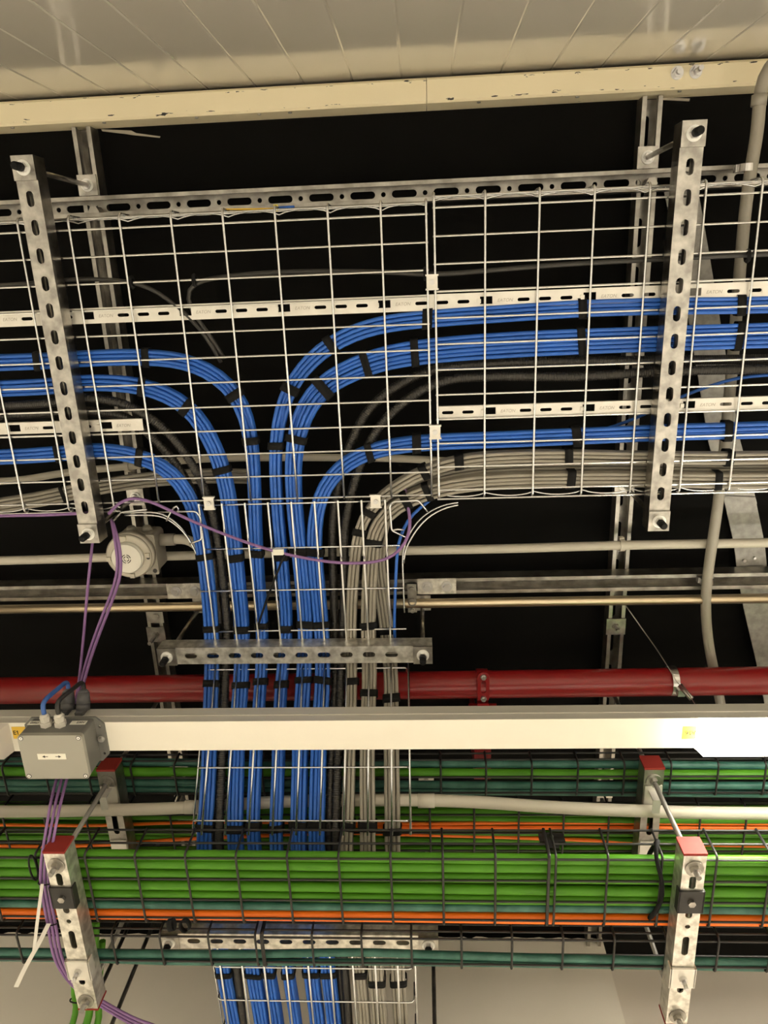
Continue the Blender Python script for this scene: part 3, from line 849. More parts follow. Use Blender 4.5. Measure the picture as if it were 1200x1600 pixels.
fs = [(k, k+1, n+k+1, n+k) for k in range(n-1)] + [(2*n+k+1, 2*n+k, 3*n+k, 3*n+k+1) for k in range(n-1)]
fs += [(k, 2*n+k, 2*n+k+1, k+1) for k in range(n-1)] + [(n+k+1, 3*n+k+1, 3*n+k, n+k) for k in range(n-1)]
b.add(vs, fs); part(b, 'strap_piece', 'strap', t)
for px, py in ((1163, 876), (1179, 872)):
    q = at(px, py, 1.713); part(MB().cyl(q - Z*.003, q + Z*.004, .004, 8), 'rivet', 'bright', t)

# suspension wire of the lamp rail
t = thing('suspension_wire', 'thin steel wire from ceiling channel past the red pipe down to lamp rail', 'wire', at(1060, 1066, 1.5))
part(MB().tube(smooth([at(977, 945, 1.70), at(1005, 985, 1.66), at(1030, 1020, 1.60), at(1058, 1066, 1.53)], .02), .0013, 6), 'wire', 'bright', t)
part(MB().tube(smooth([at(1058, 1066, 1.53), at(1072, 1080, 1.45), at(1082, 1094, 1.38), at(1096, 1118, 1.292)], .02), .0009, 6), 'wire', 'bright', t)
q = at(1066, 1074, 1.515)
part(MB().cyl(q - Vector((.006, .006, 0)), q + Vector((.012, .012, -.03)), .006, 12), 'wire_gripper', 'galv', t)

# ================================================================ LAMP RAIL
RY0, RY1, RH0, RH1 = .833, .9005, 1.24, 1.288
tr = thing('lamp_rail', 'white enamelled lighting trunking rail running right across the view', 'lamp', V(0, .867, RH0))
b = MB().box(V(-2.0, RY0, RH0 + .001), V(2.0, RY1, RH1))
b.box(V(-2.0, RY0 - .002, RH0 + .020), V(2.0, RY0, RH0 + .0225))
part(b, 'rail_body', 'trunk_side', tr)
part(MB().box(V(-2.0, RY0, RH0), V(2.0, RY1, RH0 + .001)), 'cover_strip', 'trunk', tr)
def lamp(label, x0, x1, m, lw=.066):
    yc = (RY0 + RY1)/2; h0, h1 = RH0 - .038, RH0
    t = thing('luminaire', label, 'lamp', V((x0 + x1)/2, yc, h1))
    lit = m == 'lit'
    b = MB(); pr = [(yc - lw/2, h1), (yc - lw/2, h1 - .028), (yc - lw/2 + .008, h0), (yc + lw/2 - .008, h0), (yc + lw/2, h1 - .028), (yc + lw/2, h1)]
    vs = [V(x + sg*.010*(h1 - h)/(h1 - h0), y, h) for x, sg in ((x0, 1), (x1, -1)) for y, h in pr]
    n = 6
    b.add(vs, [(k, (k+1) % n, n + (k+1) % n, n + k) for k in range(n)] + [tuple(range(n))[::-1], tuple(range(n, 2*n))])
    part(b, 'diffuser', 'lit_side' if lit else m, t)
    part(MB().box(V(x0 + .012, yc - lw/2 + .010, h0 - .0008), V(x1 - .012, yc + lw/2 - .010, h0 - .0001)), 'lens_panel', m, t)
    return t
lamp('lit white luminaire under the rail at the right edge', .515, 1.65, 'lit')
lamp('unlit frosted luminaire under the rail at the left edge', -1.75, -.856, 'diffuser_off')
lamp('added lit luminaire further right along the rail, out of view', 1.75, 2.95, 'lit')  # unseen lamp added to help light the room
lamp('added lit luminaire further left along the rail, out of view', -3.1, -1.85, 'lit')  # second unseen lamp, added for more light from the left
part(MB().box(V(2.0, RY0, RH0), V(3.4, RY1, RH1)), 'rail_extension', 'trunk', tr)
part(MB().box(V(-3.4, RY0, RH0), V(-2.0, RY1, RH1)), 'rail_extension', 'trunk', tr)
# yellow number labels
q = at(1079, 1145, RH0 - .0006)
lb = part(MB().box(q - Vector((.0155, .0145, 0)), q + Vector((.0155, .0145, .0006))), 'number_label', 'yellow_bright', tr, label='yellow label reading A16 upside down')
text('A16', .0125, lb, 'label_text', 'ink', (q - Z*.0003, -X, Y))
q = at(31, 1145, RH0 - .0006)
lb = part(MB().box(q - Vector((.0155, .0140, 0)), q + Vector((.0155, .0140, .0006))), 'number_label', 'yellow', tr, label='yellow label reading E1')
text('E1', .0135, lb, 'label_text', 'ink', (q - Z*.0003 - X*.0075, X, -Y))

# ---------------------------------------------------------------- grey connection box on the rail
bx_t = thing('junction_box', 'grey connection box with two cable glands mounted on the lamp rail', 'junction box', V(-.738, .87, RH0))
xc, yc = -.738, .870
b = MB()
fx, fy, ch = .0825, .0515, .016
ol = [(-fx + ch, -fy), (fx - ch, -fy), (fx, -fy + ch), (fx, fy - ch), (fx - ch, fy), (-fx + ch, fy), (-fx, fy - ch), (-fx, -fy + ch)]
b.plate(ol, [slot(fx - .010, d, .006, .006) for d in (-.030, .034)] + [slot(-fx + .010, d, .006, .006) for d in (-.030, .034)], .004, (V(xc, yc, RH0 - .004), X, Y, Z))
part(b, 'back_plate', 'box', bx_t)
def rbox(x0, y0, x1, y1, h0, h1, r, b=None, n=4):
    b = b or MB(); o = []
    for cx_, cy_, a0 in ((x1-r, y1-r, 0), (x0+r, y1-r, 90), (x0+r, y0+r, 180), (x1-r, y0+r, 270)):
        for k in range(n+1):
            a = math.radians(a0 + 90*k/n); o.append((cx_ + r*math.cos(a), cy_ + r*math.sin(a)))
    N = len(o)
    b.add([V(x, y, h0) for x, y in o] + [V(x, y, h1) for x, y in o],
          [(k, (k+1) % N, N + (k+1) % N, N + k) for k in range(N)] + [tuple(range(N))[::-1], tuple(range(N, 2*N))])
    return b
part(rbox(xc - .064, yc - .0495, xc + .064, yc + .0495, 1.188, RH0 - .004, .006), 'box_body', 'box', bx_t)
lid = part(rbox(xc - .0645, yc - .050, xc + .0645, yc + .050, 1.178, 1.1875, .007), 'box_lid', 'box_lid', bx_t)
for sx in (-1, 1):
    for sy in (-1, 1):
        q = V(xc + sx*.0575, yc + sy*.0435, 1.178)
        ls = part(MB().cyl(q - Z*.0008, q, .0034, 12), 'lid_screw', 'washer', bx_t)
        part(MB().ring(q - Z*.0003, q + Z*.001, .0050, .0035, 14), 'screw_recess', 'gland_grey', ls)
        part(MB().cyl(q - Z*.0010, q - Z*.0007, .0012, 6), 'screw_slot', 'ink', ls)
q = V(xc - .003, yc - .002, 1.1775)
lb = part(MB().box(q - Vector((.0285, .0065, 0)), q + Vector((.0285, .0065, .0005))), 'arrow_label', 'label', bx_t)
for s in (-1, 1):
    c = q + X*s*.0125 - Z*.0002
    part(MB().box(c + Vector((-.005, -.0006, -.0001)), c + Vector((.005, .0006, .0002))).add([c + X*s*.007, c + X*s*.001 + Y*.003, c + X*s*.001 - Y*.003], [(0, 1, 2)]), 'arrow', 'ink', lb)
for tx, dx, w2 in (('DALI', -.0485, .0140), ('230V', .040, .016)):
    q = V(xc + dx, yc - .0499, 1.220)
    lb = part(MB().box(q - Vector((w2, .0004, .0065)), q + Vector((w2, 0, .0065))), 'port_label', 'label', bx_t)
    text(tx, .0080, lb, 'label_text', 'ink', (q - Y*.0006 + X*(.004 if dx > 0 else -.002), X, Z), shear=.1)
q = V(xc - .004, yc - .0499, 1.226)
part(MB().box(q - Vector((.010, .0004, .0055)), q + Vector((.010, 0, .0055))), 'port_label', 'label', bx_t)
part(MB().cyl(V(xc + .0725, yc - .002, RH0 - .0075), V(xc + .0725, yc - .002, RH0 - .004), .007, 14).cyl(V(xc + .0725, yc - .002, RH0 - .011), V(xc + .0725, yc - .002, RH0 - .0075), .0045, 10), 'fixing_screw', 'bright', bx_t)
gl = []
for dx in (-.0215, .0075):
    c0 = V(xc + dx, yc - .0495, 1.212)
    part(MB().cyl(c0, c0 - Y*.010, .0115, 6).cyl(c0 - Y*.010, c0 - Y*.022, .0092, 6, .0105).cyl(c0 - Y*.022, c0 - Y*.027, .0095, 12, .0065), 'cable_gland', 'gland_white', bx_t)
    gl.append(c0 - Y*.027)
tops = [V(xc - .014, .806, RH1 + .004), V(xc + .020, .806, RH1 + .002)]
for q in tops:
    part(MB().cyl(q + Vector((0, .024, -.010)), q + Vector((0, .012, -.004)), .014, 10).cyl(q + Vector((0, .012, -.004)), q + Vector((0, -.008, .006)), .0145, 12, .0115).cyl(q + Vector((0, -.008, .006)), q + Vector((0, -.014, .009)), .0115, 12, .006).box(q + Vector((-.008, .018, -.03)), q + Vector((.008, .045, .0))), 'rail_gland', 'gland_grey', bx_t)
for g, q, m in ((gl[0], tops[0], 'blue_flex'), (gl[1], tops[1], 'black_flex')):
    pts = [g + Y*.006, g - Y*.010, g + Vector((.001, -.024, .006)), g.lerp(q, .62) + Vector((0, -.028, .016)), q + Vector((-.004, -.026, .016)), q + Vector((0, -.014, .009)), q + Vector((0, -.004, .004))]
    part(MB().tube(smooth(pts, .006), .0046, 10), 'flex_cable', m, bx_t)

# ================================================================ PURPLE CABLES
cable([(0, 806), (60, 805), (110, 803), (140, 801)], 1.45, .0036, 'purple', 'purple_cable', 'purple cable along the far edge of the main tray at the left edge', ext0=EL)
t = thing('purple_cable', 'purple cable looping from the left hanger across the branch to grey cables', 'cable', at(430, 862, 1.455))
sub_tube(t, [(170, 803), (179, 792), (191, 783), (206, 778), (222, 780), (250, 790), (300, 814), (370, 842), (432, 862), (500, 876), (560, 880), (605, 873), (632, 850), (641, 820, 1.46), (638, 795, 1.475), (634, 772, 1.49), (632, 755, 1.50)], 1.455, .0034, 'purple', 'cable', step=.012)
q = at(435, 862, 1.452)
part(MB().box(q - Vector((.012, .0055, .0016)), q + Vector((.012, .0075, .0016))), 'wrapped_tag', 'label', t)
cable([(444, 866, 1.452), (437, 886), (425, 915), (412, 950), (404, 976)], 1.46, .0024, 'black', 'black_tie', 'thin black cord hanging from the tag on the purple cable across blue bundles')
cable([(176, 815, 1.46), (186, 850), (189, 890), (182, 920), (165, 965), (148, 1010), (134, 1055), (126, 1088), (122, 1100, 1.31)], 1.42, .0034, 'purple', 'purple_cable', 'purple cable dropping past the sounder box, outer strand of the looped pair', step=.015)
cable([(174, 812, 1.46), (180, 845), (184, 885), (177, 918), (160, 962), (143, 1008), (130, 1052), (122, 1086), (119, 1098, 1.31)], 1.425, .0034, 'purple', 'purple_cable', 'purple cable dropping past the sounder box, inner strand of the looped pair', step=.015)
cable([(146, 835, 1.46), (141, 880), (136, 930), (131, 990), (125, 1050), (120, 1085), (116, 1098, 1.31)], 1.43, .0032, 'purple', 'purple_cable', 'straight purple cable dropping from the left hanger end to the grey box', step=.015)
for k, lab in enumerate(('leftmost strand', 'middle strand', 'rightmost strand')):
    d = k - 1
    cable([(106 + d*8, 1180, 1.255), (97 + d*8, 1215, 1.22), (88 + d*8, 1250, 1.16), (82 + d*7, 1280, 1.12), (76 + d*7, 1315, 1.105), (70 + d*6, 1350, 1.10), (70 + d*6, 1385, 1.10), (80 + d*6, 1440, 1.10), (92 + d*6, 1500, 1.10), (117 + d*4, 1540, 1.118), (140 + d*3, 1556 - d*3, 1.132), (165, 1572 - d*5, 1.132), (212, 1598 - d*6, 1.11), (260, 1618 - d*6, 1.09)], 1.1, .0030, 'purple', 'purple_cable',
          'purple cable hanging below the grey box past the left hanger, ' + lab + ' of three', step=.015, ext1=(.1, .05, -.05))

# white tie tails and small ties on the purple strands
def ribbon(pts, wid, th=.0008, u=X):
    b = MB(); n = len(pts); vs = []
    for q in pts: vs += [q - u*wid/2, q + u*wid/2]
    vs += [q + Y*th for q in vs]
    fs = [(2*k, 2*k+1, 2*k+3, 2*k+2) for k in range(n-1)] + [(2*n+2*k+1, 2*n+2*k, 2*n+2*k+2, 2*n+2*k+3) for k in range(n-1)]
    fs += [(2*k+2, 2*n+2*k+2, 2*n+2*k, 2*k) for k in range(n-1)] + [(2*k+1, 2*n+2*k+1, 2*n+2*k+3, 2*k+3) for k in range(n-1)]
    return b.add(vs, fs)
pts = smooth([at(66, 1381, 1.09), at(62, 1410, 1.075), at(57, 1450, 1.065), at(53, 1485, 1.045)], .01)
solo(ribbon(pts, .0065), 'tie_tail', 'tie_white', 'upright white cable tie tail hanging from the purple strands', 'cable tie', pts[0])
pts = smooth([at(76, 1443, 1.085), at(60, 1475, 1.065), at(40, 1510, 1.045), at(25, 1542, 1.025)], .01)
solo(ribbon(pts, .009), 'tie_tail', 'tie_white', 'slanting white cable tie tail hanging lower on the purple strands', 'cable tie', pts[0])
for px, py, lab in ((69, 1379, 'black tie ring round the purple strands beside the black square plate'), (78, 1442, 'black tie ring round the purple strands above the slanting white tail')):
    q = at(px + 2, py, 1.10)
    solo(MB().tube([q + Vector((.014*math.cos(a), .002*math.sin(a), .008*math.sin(a))) for a in [k*math.pi/8 for k in range(16)]], .0014, 6, closed=True), 'black_tie', 'black', lab, 'cable tie', q)

# ================================================================ SOUNDER BOX
sb = thing('sounder_box', 'round alarm sounder on a pale square conduit box left of the branch', 'sounder', at(212, 866, 1.56))
c = at(213, 867, 1.56)
part(rbox(c.x - .047, c.y - .047, c.x + .047, c.y + .047, 1.566, 1.625, .010), 'back_box', 'pvc', sb)
part(rbox(c.x - .049, c.y - .049, c.x + .049, c.y + .049, 1.558, 1.566, .004), 'cover_plate', 'pvc', sb)
for dx, dy in ((.040, -.040), (.040, .040), (-.040, .040), (-.040, -.040)):
    q = c + Vector((dx, dy, 0)); q.z = EYE + 1.558
    part(MB().cyl(q - Z*.0012, q, .0052, 12), 'corner_screw', 'dark_cable' if dy > 0 else 'pvc', sb)
rc = at(203, 868, 1.54); rc = Vector((rc.x, rc.y, EYE + 1.558))
part(MB().cyl(rc - Z*.022, rc, .0540, 36, .0555).cyl(rc - Z*.026, rc - Z*.022, .0500, 36, .0540), 'base_ring', 'pvc_light', sb)
part(MB().cyl(rc - Z*.040, rc - Z*.038, .0340, 36, .0360).cyl(rc - Z*.038, rc - Z*.026, .0360, 36, .0370), 'sounder_cap', 'cap_white', sb)
for k in range(4):
    for rr in (.0055, .0100):
        a0 = k*90 + 12
        pts = [rc + Vector((rr*math.cos(math.radians(a0 + z*11)), rr*math.sin(math.radians(a0 + z*11)), -.0402)) for z in range(7)]
        part(MB().tube(pts, .0009, 5), 'sound_slot', 'ink', sb)
for k in range(4):
    a = math.radians(45 + 90*k + 40)
    q = rc + Vector((.046*math.cos(a), .046*math.sin(a), -.026))
    part(MB().box(q - Vector((.005, .005, .006)), q + Vector((.005, .005, .004))), 'ring_lug', 'pvc_light', sb)
for dx in (-.046, .046):
    q = rc + Vector((dx, .003, -.027)); part(MB().cyl(q - Z*.001, q, .0042, 10), 'ring_screw', 'dark_cable', sb)
for dx in (-.02, .018):
    q = Vector((c.x + dx, c.y - .047, EYE + 1.60)); part(MB().cyl(q, q - Y*.010, .013, 16, .009), 'side_knockout', 'pvc', sb)
q = Vector((c.x + .047, c.y - .022, EYE + 1.60))
part(MB().cyl(q, q + X*.035, .0145, 16), 'conduit_socket', 'pvc', sb)
part(MB().tube(smooth([q + X*.03, q + Vector((.062, 0, 0)), q + Vector((.088, .018, 0)), q + Vector((.100, .05, 0))], .01), .0118, 16), 'conduit_elbow', 'pvc_light', sb)
q2 = Vector((c.x + .047, c.y + .012, EYE + 1.62)); 

# ================================================================ BLACK BASKETS AND THEIR HANGERS
def basket(label, x0, x1, xph, ya, yb, H, rows, side, fac=.1):
    t = thing('wire_basket', label, 'cable tray', V((x0 + x1)/2, (ya + yb)/2, H))
    hw = side
    crossm = shared(('basket_cross', ya, yb, H, hw), lambda: MB().tube(arc_path([(0, ya, hw), (0, ya, 0), (0, yb, 0), (0, yb, hw)], .010), .0024, 8), 'black_wire')
    k = math.ceil((x0 - xph)/fac)
    while xph + k*fac <= x1:
        inst(crossm, 'cross_wire', t, V(xph + k*fac, 0, H)); k += 1
    for x in (x0, x1): inst(crossm, 'cross_wire', t, V(x, 0, H))
    for y in rows: inst(xwire(x1 - x0, 'black_wire', .0022), 'long_wire', t, V(x0, y, H + .0042))
    for y, s in ((ya, 1), (yb, -1)):
        for hh in (hw*.5, hw):
            inst(xwire(x1 - x0, 'black_wire', .0022), 'rim_wire', t, V(x0, y + s*.0042, H + hh))
    return t
LX0, LX1 = -1.35, 1.35
xj = at(862, 1390, 1.12).x
basket('lower wide black wire basket full of thick green cables, left length', LX0, xj - .006, at(452, 1380, 1.12).x, 1.052, 1.224, 1.12, [1.064, 1.115, 1.166, 1.213], .072)
basket('lower wide black wire basket full of thick green cables, right length', xj + .006, LX1, at(948, 1380, 1.12).x, 1.052, 1.224, 1.12, [1.064, 1.115, 1.166, 1.213], .072)
xk = at(407, 1500, 1.12).x
basket('lower narrow black wire basket with two teal cables, left length', LX0, xk - .006, at(330, 1500, 1.12).x, 1.252, 1.338, 1.12, [1.262, 1.328], .034)
basket('lower narrow black wire basket with two teal cables, right length', xk + .006, LX1, at(490, 1500, 1.12).x, 1.252, 1.338, 1.12, [1.262, 1.328], .034)
basket('upper narrow black wire basket with teal and green cables behind lamp rail', LX0, LX1, at(689, 1230, 1.36).x, 1.028, 1.112, 1.36, [1.064, 1.106], .045)
basket('upper wide black wire basket mostly hidden behind the lower green cables', LX0, LX1, at(741, 1290, 1.36).x, 1.150, 1.330, 1.36, [1.166, 1.216, 1.266, 1.316], .060)
q = at(862, 1310, 1.19)
t = thing('basket_coupler', 'black coupling plate joining two lengths of the lower wide basket', 'clip', q)
part(MB().box(q - Vector((.025, .002, .011)), q + Vector((.025, .002, .011))).box(q - Vector((.010, .004, .030)), q + Vector((.010, .004, -.010))), 'plate', 'black_wire', t)
part(MB().cyl(q - Y*.006, q - Y*.002, .004, 8), 'bolt', 'galv', t)

def tier_hanger(label, x, yfar):
    HL, HU = 1.080, 1.320
    t = thing('two_tier_hanger', label, 'hanger', V(x, 1.2, HL))
    y0 = 1.012
    holes_l = [slot(.062, 0, .030, .0125), slot(.130, 0, .030, .0125), slot(.165, 0, .010, .010), slot(.212, 0, .046, .0125), slot(.300, 0, .060, .0125)]
    sc = (yfar + .022 - y0)
    holes_l = [h for h in holes_l if max(q[0] for q in h) < sc - .02]
    channel(t, 'lower_channel', V(x, y0, HL), V(x, yfar + .022, HL), holes_l, h=.040, m='galv_lit')
    channel(t, 'upper_channel', V(x, y0, HU), V(x, yfar + .022, HU), [slot(.040, 0, .035, .0125), slot(.140, 0, .060, .0125), slot(.23, 0, .03, .0125)], h=.040, m='galv_dull')
    for h in (HL, HU):
        part(MB().box(V(x - .0212, y0 - .005, h - .001), V(x + .0212, y0, h + .041)).box(V(x - .016, y0, h + .004), V(x + .016, y0 + .012, h + .036)), 'end_cap', 'red_cap', t, label='red plastic end cap')
        part(MB().box(V(x - .0215, yfar + .022, h - .001), V(x + .0215, yfar + .026, h + .041)), 'end_cap', 'red_cap', t, label='red plastic end cap')
    for y in (1.040, yfar):
        part(MB().cyl(V(x, y, HL - .024), V(x, y, CS + .02), .005, 12), 'threaded_rod', 'rod', t)
        for h in (HL, HU):
            part(MB().cyl(V(x, y, h - .003), V(x, y, h), .0165, 24), 'round_washer', 'galv_dull', t)
            part(MB().cyl(V(x, y, h - .012), V(x, y, h - .003), .0095, 6), 'nut', 'galv', t)
    s = V(x, 1.115, HL)
    part(MB().box(s + Vector((-.0225, -.024, -.004)), s + Vector((.0225, .026, 0))).box(s + Vector((-.0235, -.024, -.004)), s + Vector((-.0210, .026, .012))).box(s + Vector((.0210, -.024, -.004)), s + Vector((.0235, .026, .012))), 'black_plate', 'black_wire', t, label='black clamping plate')
    part(MB().cyl(s - Z*.010, s - Z*.004, .007, 6), 'plate_nut', 'galv', t)
    s = V(x, 1.300, HL)
    part(MB().box(s + Vector((-.023, -.024, -.005)), s + Vector((.023, .024, -.001))).box(s + Vector((-.0245, -.024, -.005)), s + Vector((-.0215, .024, .014))).box(s + Vector((.0215, -.024, -.005)), s + Vector((.0245, .024, .014))), 'zinc_bracket', 'rail', t, label='bright zinc U bracket')
    part(MB().cyl(s - Z*.012, s - Z*.005, .0075, 6).cyl(s - Z*.028, s - Z*.012, .004, 10), 'bracket_bolt', 'bright', t)
    for yy, hh in ((1.068, HU), (1.215, HU)):
        s = V(x, yy, hh)
        part(MB().box(s + Vector((-.018, -.018, -.004)), s + Vector((.018, .030, 0))), 'zinc_bracket', 'rail', t)
tier_hanger('two tier channel hanger with red end caps at the left, beside the purple strands', -.7155, 1.385)
tier_hanger('two tier channel hanger with red end caps at the right, under the lit lamp', .4715, 1.402)

# ---------------------------------------------------------------- power cables in the baskets
def xcable(label, m, px, H, r, name, wob=.0015, grp=None):
    pts = [at(q[0], q[1], H + (q[2] if len(q) > 2 else 0)) for q in px]
    pts = [pts[0] + Vector((-.5, 0, 0))] + pts + [pts[-1] + Vector((.5, 0, 0))]
    cp = smooth(pts, .04)
    ph = random.random()*6
    cp = [q + Vector((0, wob*math.sin(i*.21 + ph), wob*.5*math.sin(i*.13 + ph))) for i, q in enumerate(cp)]
    solo(MB().tube(cp, r, 14), name, m, label, 'cable', cp[len(cp)//2], grp)
def line(y0, y1): return [(0, y0), (300, y0 + (y1 - y0)*.22), (600, y0 + (y1 - y0)*.5), (900, y0 + (y1 - y0)*.76), (1200, y1)]
HB = 1.12 + .0065
ords = ('nearest', 'second', 'third', 'fourth', 'fifth')
for k, (y0, y1) in enumerate(((1334, 1345), (1347, 1359), (1362, 1376), (1380, 1394), (1395, 1409))):
    xcable('thick green cable on the lower wide basket floor, %s from the lamp rail' % ords[k], 'green', line(y0, y1), HB + .0098, .0098, 'green_cable', .0006)
xcable('teal cable between green and orange cables on the lower wide basket floor', 'teal', line(1411, 1422), HB + .0085, .0082, 'teal_cable', .0006)
xcable('bright orange cable along the far side of the lower wide basket', 'orange', line(1426, 1438), HB + .0105, .0105, 'orange_cable', .0005)
for k, (y0, y1) in enumerate(((1350, 1361), (1366, 1378), (1383, 1395), (1399, 1411))):
    xcable('green cable in the lower wide basket upper layer, %s from lamp rail' % ords[k], 'green', line(y0, y1), HB + .0290, .0096, 'green_cable', .0012)
xcable('teal cable in the lower narrow basket, nearer the orange cable', 'teal', [(0, 1487), (120, 1489), (250, 1491), (420, 1491), (560, 1488), (700, 1492), (900, 1497), (1200, 1504)], HB + .0080, .0078, 'teal_cable', .001)
xcable('teal cable in the lower narrow basket, nearer the cream wall', 'teal', [(0, 1497), (120, 1498), (250, 1502), (420, 1503), (560, 1502), (700, 1504), (900, 1508), (1200, 1513)], HB + .0068, .0066, 'teal_cable', .001)
HT = 1.36 + .0065
xcable('bright green cable in the upper narrow basket', 'green', line(1205, 1210), HT + .0105, .0105, 'green_cable', .0008)
xcable('teal cable in the upper narrow basket beside its green cable', 'teal', line(1222, 1228), HT + .0088, .0085, 'teal_cable', .0008)
xcable('teal cable in the upper narrow basket on the far side', 'teal', line(1232, 1240), HT + .0088, .0085, 'teal_cable', .0008)
xcable('dull teal cable on top of the green one in the upper narrow basket', 'teal', line(1190, 1196), HT + .028, .009, 'teal_cable', .0008)
xcable('green cable in the upper wide basket, nearest the thick conduit', 'green', line(1264, 1271), HT + .009, .0085, 'green_cable')
xcable('green cable in the upper wide basket, between conduit and orange cables', 'green', line(1274, 1281), HT + .008, .0075, 'green_cable')
xcable('orange cable in the upper wide basket, crossing whole view in a straight line', 'orange', [(0, 1289), (150, 1290), (290, 1285), (450, 1285), (640, 1287), (780, 1286), (900, 1286), (1200, 1287)], HT + .0050, .0036, 'orange_cable', .0003)
xcable('orange cable in the upper wide basket, surfacing at the right beside another orange one', 'orange', [(0, 1262, .05), (300, 1265, .05), (450, 1284, .02), (600, 1292, .001), (640, 1293), (780, 1293), (900, 1293), (1200, 1294)], HT + .0050, .0048, 'orange_cable', .0003)
xcable('orange cable in the upper wide basket, sagging lower at the left', 'orange', [(0, 1322), (60, 1323), (120, 1322), (200, 1318), (280, 1311), (400, 1306), (520, 1301), (640, 1304, .004), (780, 1308, .004), (1200, 1322, .006)], HT + .0045, .0043, 'orange_cable', .0004)
for k, (y0, y1) in enumerate(((1299, 1304), (1308, 1314), (1328, 1324), (1338, 1336))):
    xcable('green cable in the upper wide basket behind the lower rim, %s from the orange' % ('nearest', 'second', 'third', 'fourth')[k], 'green', line(y0, y1), HT + .013, .0070, 'green_cable', .0015)
for k, (y0, y1) in enumerate(((1258, 1264), (1272, 1278), (1288, 1294), (1305, 1310))):
    xcable('green cable in the top layer of the upper wide basket, %s from the lamp rail' % ('nearest', 'second', 'third', 'fourth')[k], 'green', line(y0, y1), HT + .034, .0095, 'green_cable', .0015)

# ties on the baskets
def ring_tie(px, py, H, ax, ry, rz, r, label, name='strap_loop', m='velcro'):
    q = at(px, py, H)
    u, v = ((Y, Z) if ax == 'x' else (X, Z))
    solo(MB().tube([q + u*ry*math.cos(a) + v*rz*math.sin(a) for a in [k*math.pi/12 for k in range(24)]], r, 6, closed=True), name, m, label, 'cable tie', q)
for px, py, sk, lab in ((268, 1445, .35, 'black strap loop seen edge on under the orange cable'), (289, 1446, 1.0, 'open round black strap loop hanging under the orange cable')):
    q = at(px, py, 1.105); b = MB(); vs = []; n = 24
    for (rr, d) in ((.0160, -.004), (.0160, .004), (.0145, .004), (.0145, -.004)):
        for k in range(n):
            a = 2*math.pi*k/n
            vs.append(q + Vector((rr*.62*sk*math.cos(a) + d*(1.5 - sk), rr*math.sin(a), d*sk + rr*.5*math.cos(a)*(1 - sk))))
    fs = [(j*n + k, j*n + (k+1) % n, ((j+1) % 4)*n + (k+1) % n, ((j+1) % 4)*n + k) for j in range(4) for k in range(n)]
    solo(b.add(vs, fs, True), 'strap_loop', 'velcro', lab, 'cable tie', q)
q = at(1028, 1392, 1.114)
b = MB().tube([q + Vector((.006*math.sin(a*3), .088*math.cos(a), .026 + .032*math.sin(a))) for a in [k*math.pi/14 for k in range(28)]], .0045, 6, closed=True)
solo(b, 'strap_loop', 'velcro', 'black strap wrapped round the green cables left of the right hanger', 'cable tie', q)
q = at(52, 1356, 1.11)
solo(MB().tube([q + Vector((.005*math.cos(a), .030*math.sin(a), .004*math.cos(a))) for a in [k*math.pi/10 for k in range(20)]], .002, 6, closed=True), 'black_tie', 'black', 'black tie loop on the green cables left of the left red cap', 'cable tie', q)

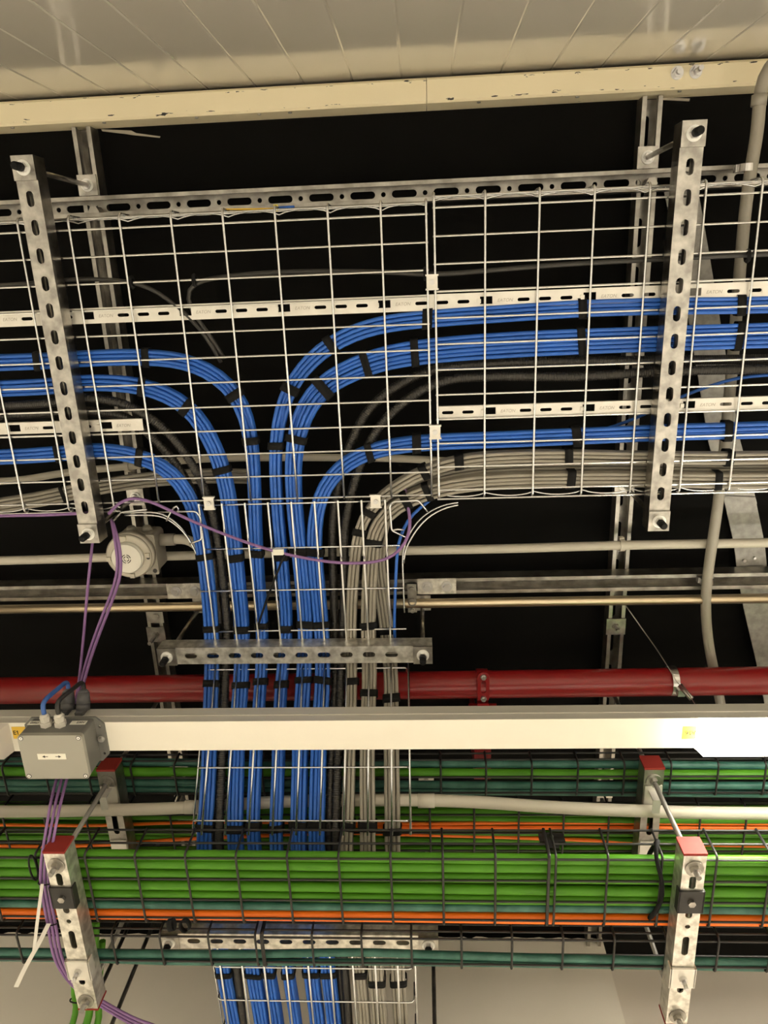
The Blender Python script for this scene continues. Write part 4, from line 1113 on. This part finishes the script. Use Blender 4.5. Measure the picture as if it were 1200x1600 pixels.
# ---------------------------------------------------------------- drops by the front wall
cable([(150, 1440, 1.21), (148, 1480, 1.20), (137, 1550, 1.18), (136, 1600, 1.16)], 1.2, .0088, 'green', 'green_cable', 'green cable dropping by the front wall, middle of the three there', ext1=(-.02, .06, -.3))
cable([(128, 1450, 1.21), (122, 1490, 1.20), (114, 1550, 1.18), (114, 1600, 1.16)], 1.2, .0070, 'green', 'green_cable', 'green cable dropping by the front wall, leftmost of the three there', ext1=(-.02, .06, -.3))
cable([(160, 1470, 1.22), (156, 1520, 1.20), (151, 1570, 1.18), (152, 1605, 1.16)], 1.2, .0078, 'green', 'green_cable', 'green cable dropping by the front wall, rightmost, behind the hanger tip', ext1=(-.02, .06, -.3))
for a, b_, yw, lab in (((235, 1450), (175, 1600), 1.75, 'thin grey hanging rod by the front wall, slanting beside the left hanger'), ((197, 1440), (150, 1560), 1.80, 'thin grey hanging rod by the front wall just behind left hanger'), ((676, 1500), (679, 1600), 1.78, 'thin grey hanging rod by the front wall right of the branch tray')):
    q = ray(*b_); q = q*(yw/q.y)
    x, y = q.x, q.y
    solo(MB().cyl(V(x, y, .9), V(x, y, CEIL), .0055, 10), 'hanging_rod', 'galv_dull', lab, 'rod', V(x, y, CEIL))
q = at(124, 1562, 1.178)
solo(MB().tube([q + Vector((.021*math.cos(a), .004*math.sin(a), .011*math.sin(a))) for a in [k*math.pi/8 for k in range(16)]], .0018, 6, closed=True), 'black_tie', 'black', 'black tie round the green drops by the front wall', 'cable tie', q)

# blue loose cable in the branch corner
cable([(672, 784, 1.485), (652, 795), (634, 818), (622, 850), (619, 890), (617, 940), (616, 980)], 1.478, .0034, 'blue', 'blue_cable', 'single loose blue cable in the right corner of the branch tray', ext0=(.02, -.02, .02), ext1=(0, .1, .03))
cable([(1200, 586, 1.50), (1120, 600), (1060, 622), (990, 655), (940, 672, 1.50)], 1.53, .0034, 'blue', 'blue_cable', 'single loose blue cable slanting behind the right hanger', ext0=ER)

# debris: dry sealant strips and wire tag
for pl, lab in (([(158, 202), (205, 204), (213, 208), (250, 213), (249, 215), (208, 211), (195, 209), (160, 205)], 'torn strip of dry sealant on the black ceiling beside the left channel'),
                ([(1034, 152), (1078, 154), (1077, 158), (1036, 156)], 'short strip of dry sealant on the black ceiling beside the right channel')):
    b = MB().plate([(at(a, c, CEIL - .003).x, at(a, c, CEIL - .003).y) for a, c in pl], [], .003, (Vector((0, 0, EYE + CEIL - .003)), X, Y, Z))
    solo(b, 'sealant_strip', 'scrap', lab, 'debris', at(pl[0][0], pl[0][1], CEIL - .002))
t = thing('wire_tag', 'yellow and blue cable ends lying on the near rim of the main tray', 'cable', at(400, 325, 1.50))
sub_tube(t, [(350, 327), (380, 327), (412, 326), (428, 326)], 1.50, .0015, 'yellow', 'yellow_core')
q = at(431, 325, 1.50); part(MB().box(q - Vector((.004, .006, .001)), q + Vector((.004, .006, .001))), 'yellow_tag', 'yellow_bright', t)
sub_tube(t, [(436, 324), (448, 323), (460, 323)], 1.505, .0022, 'blue', 'blue_core')
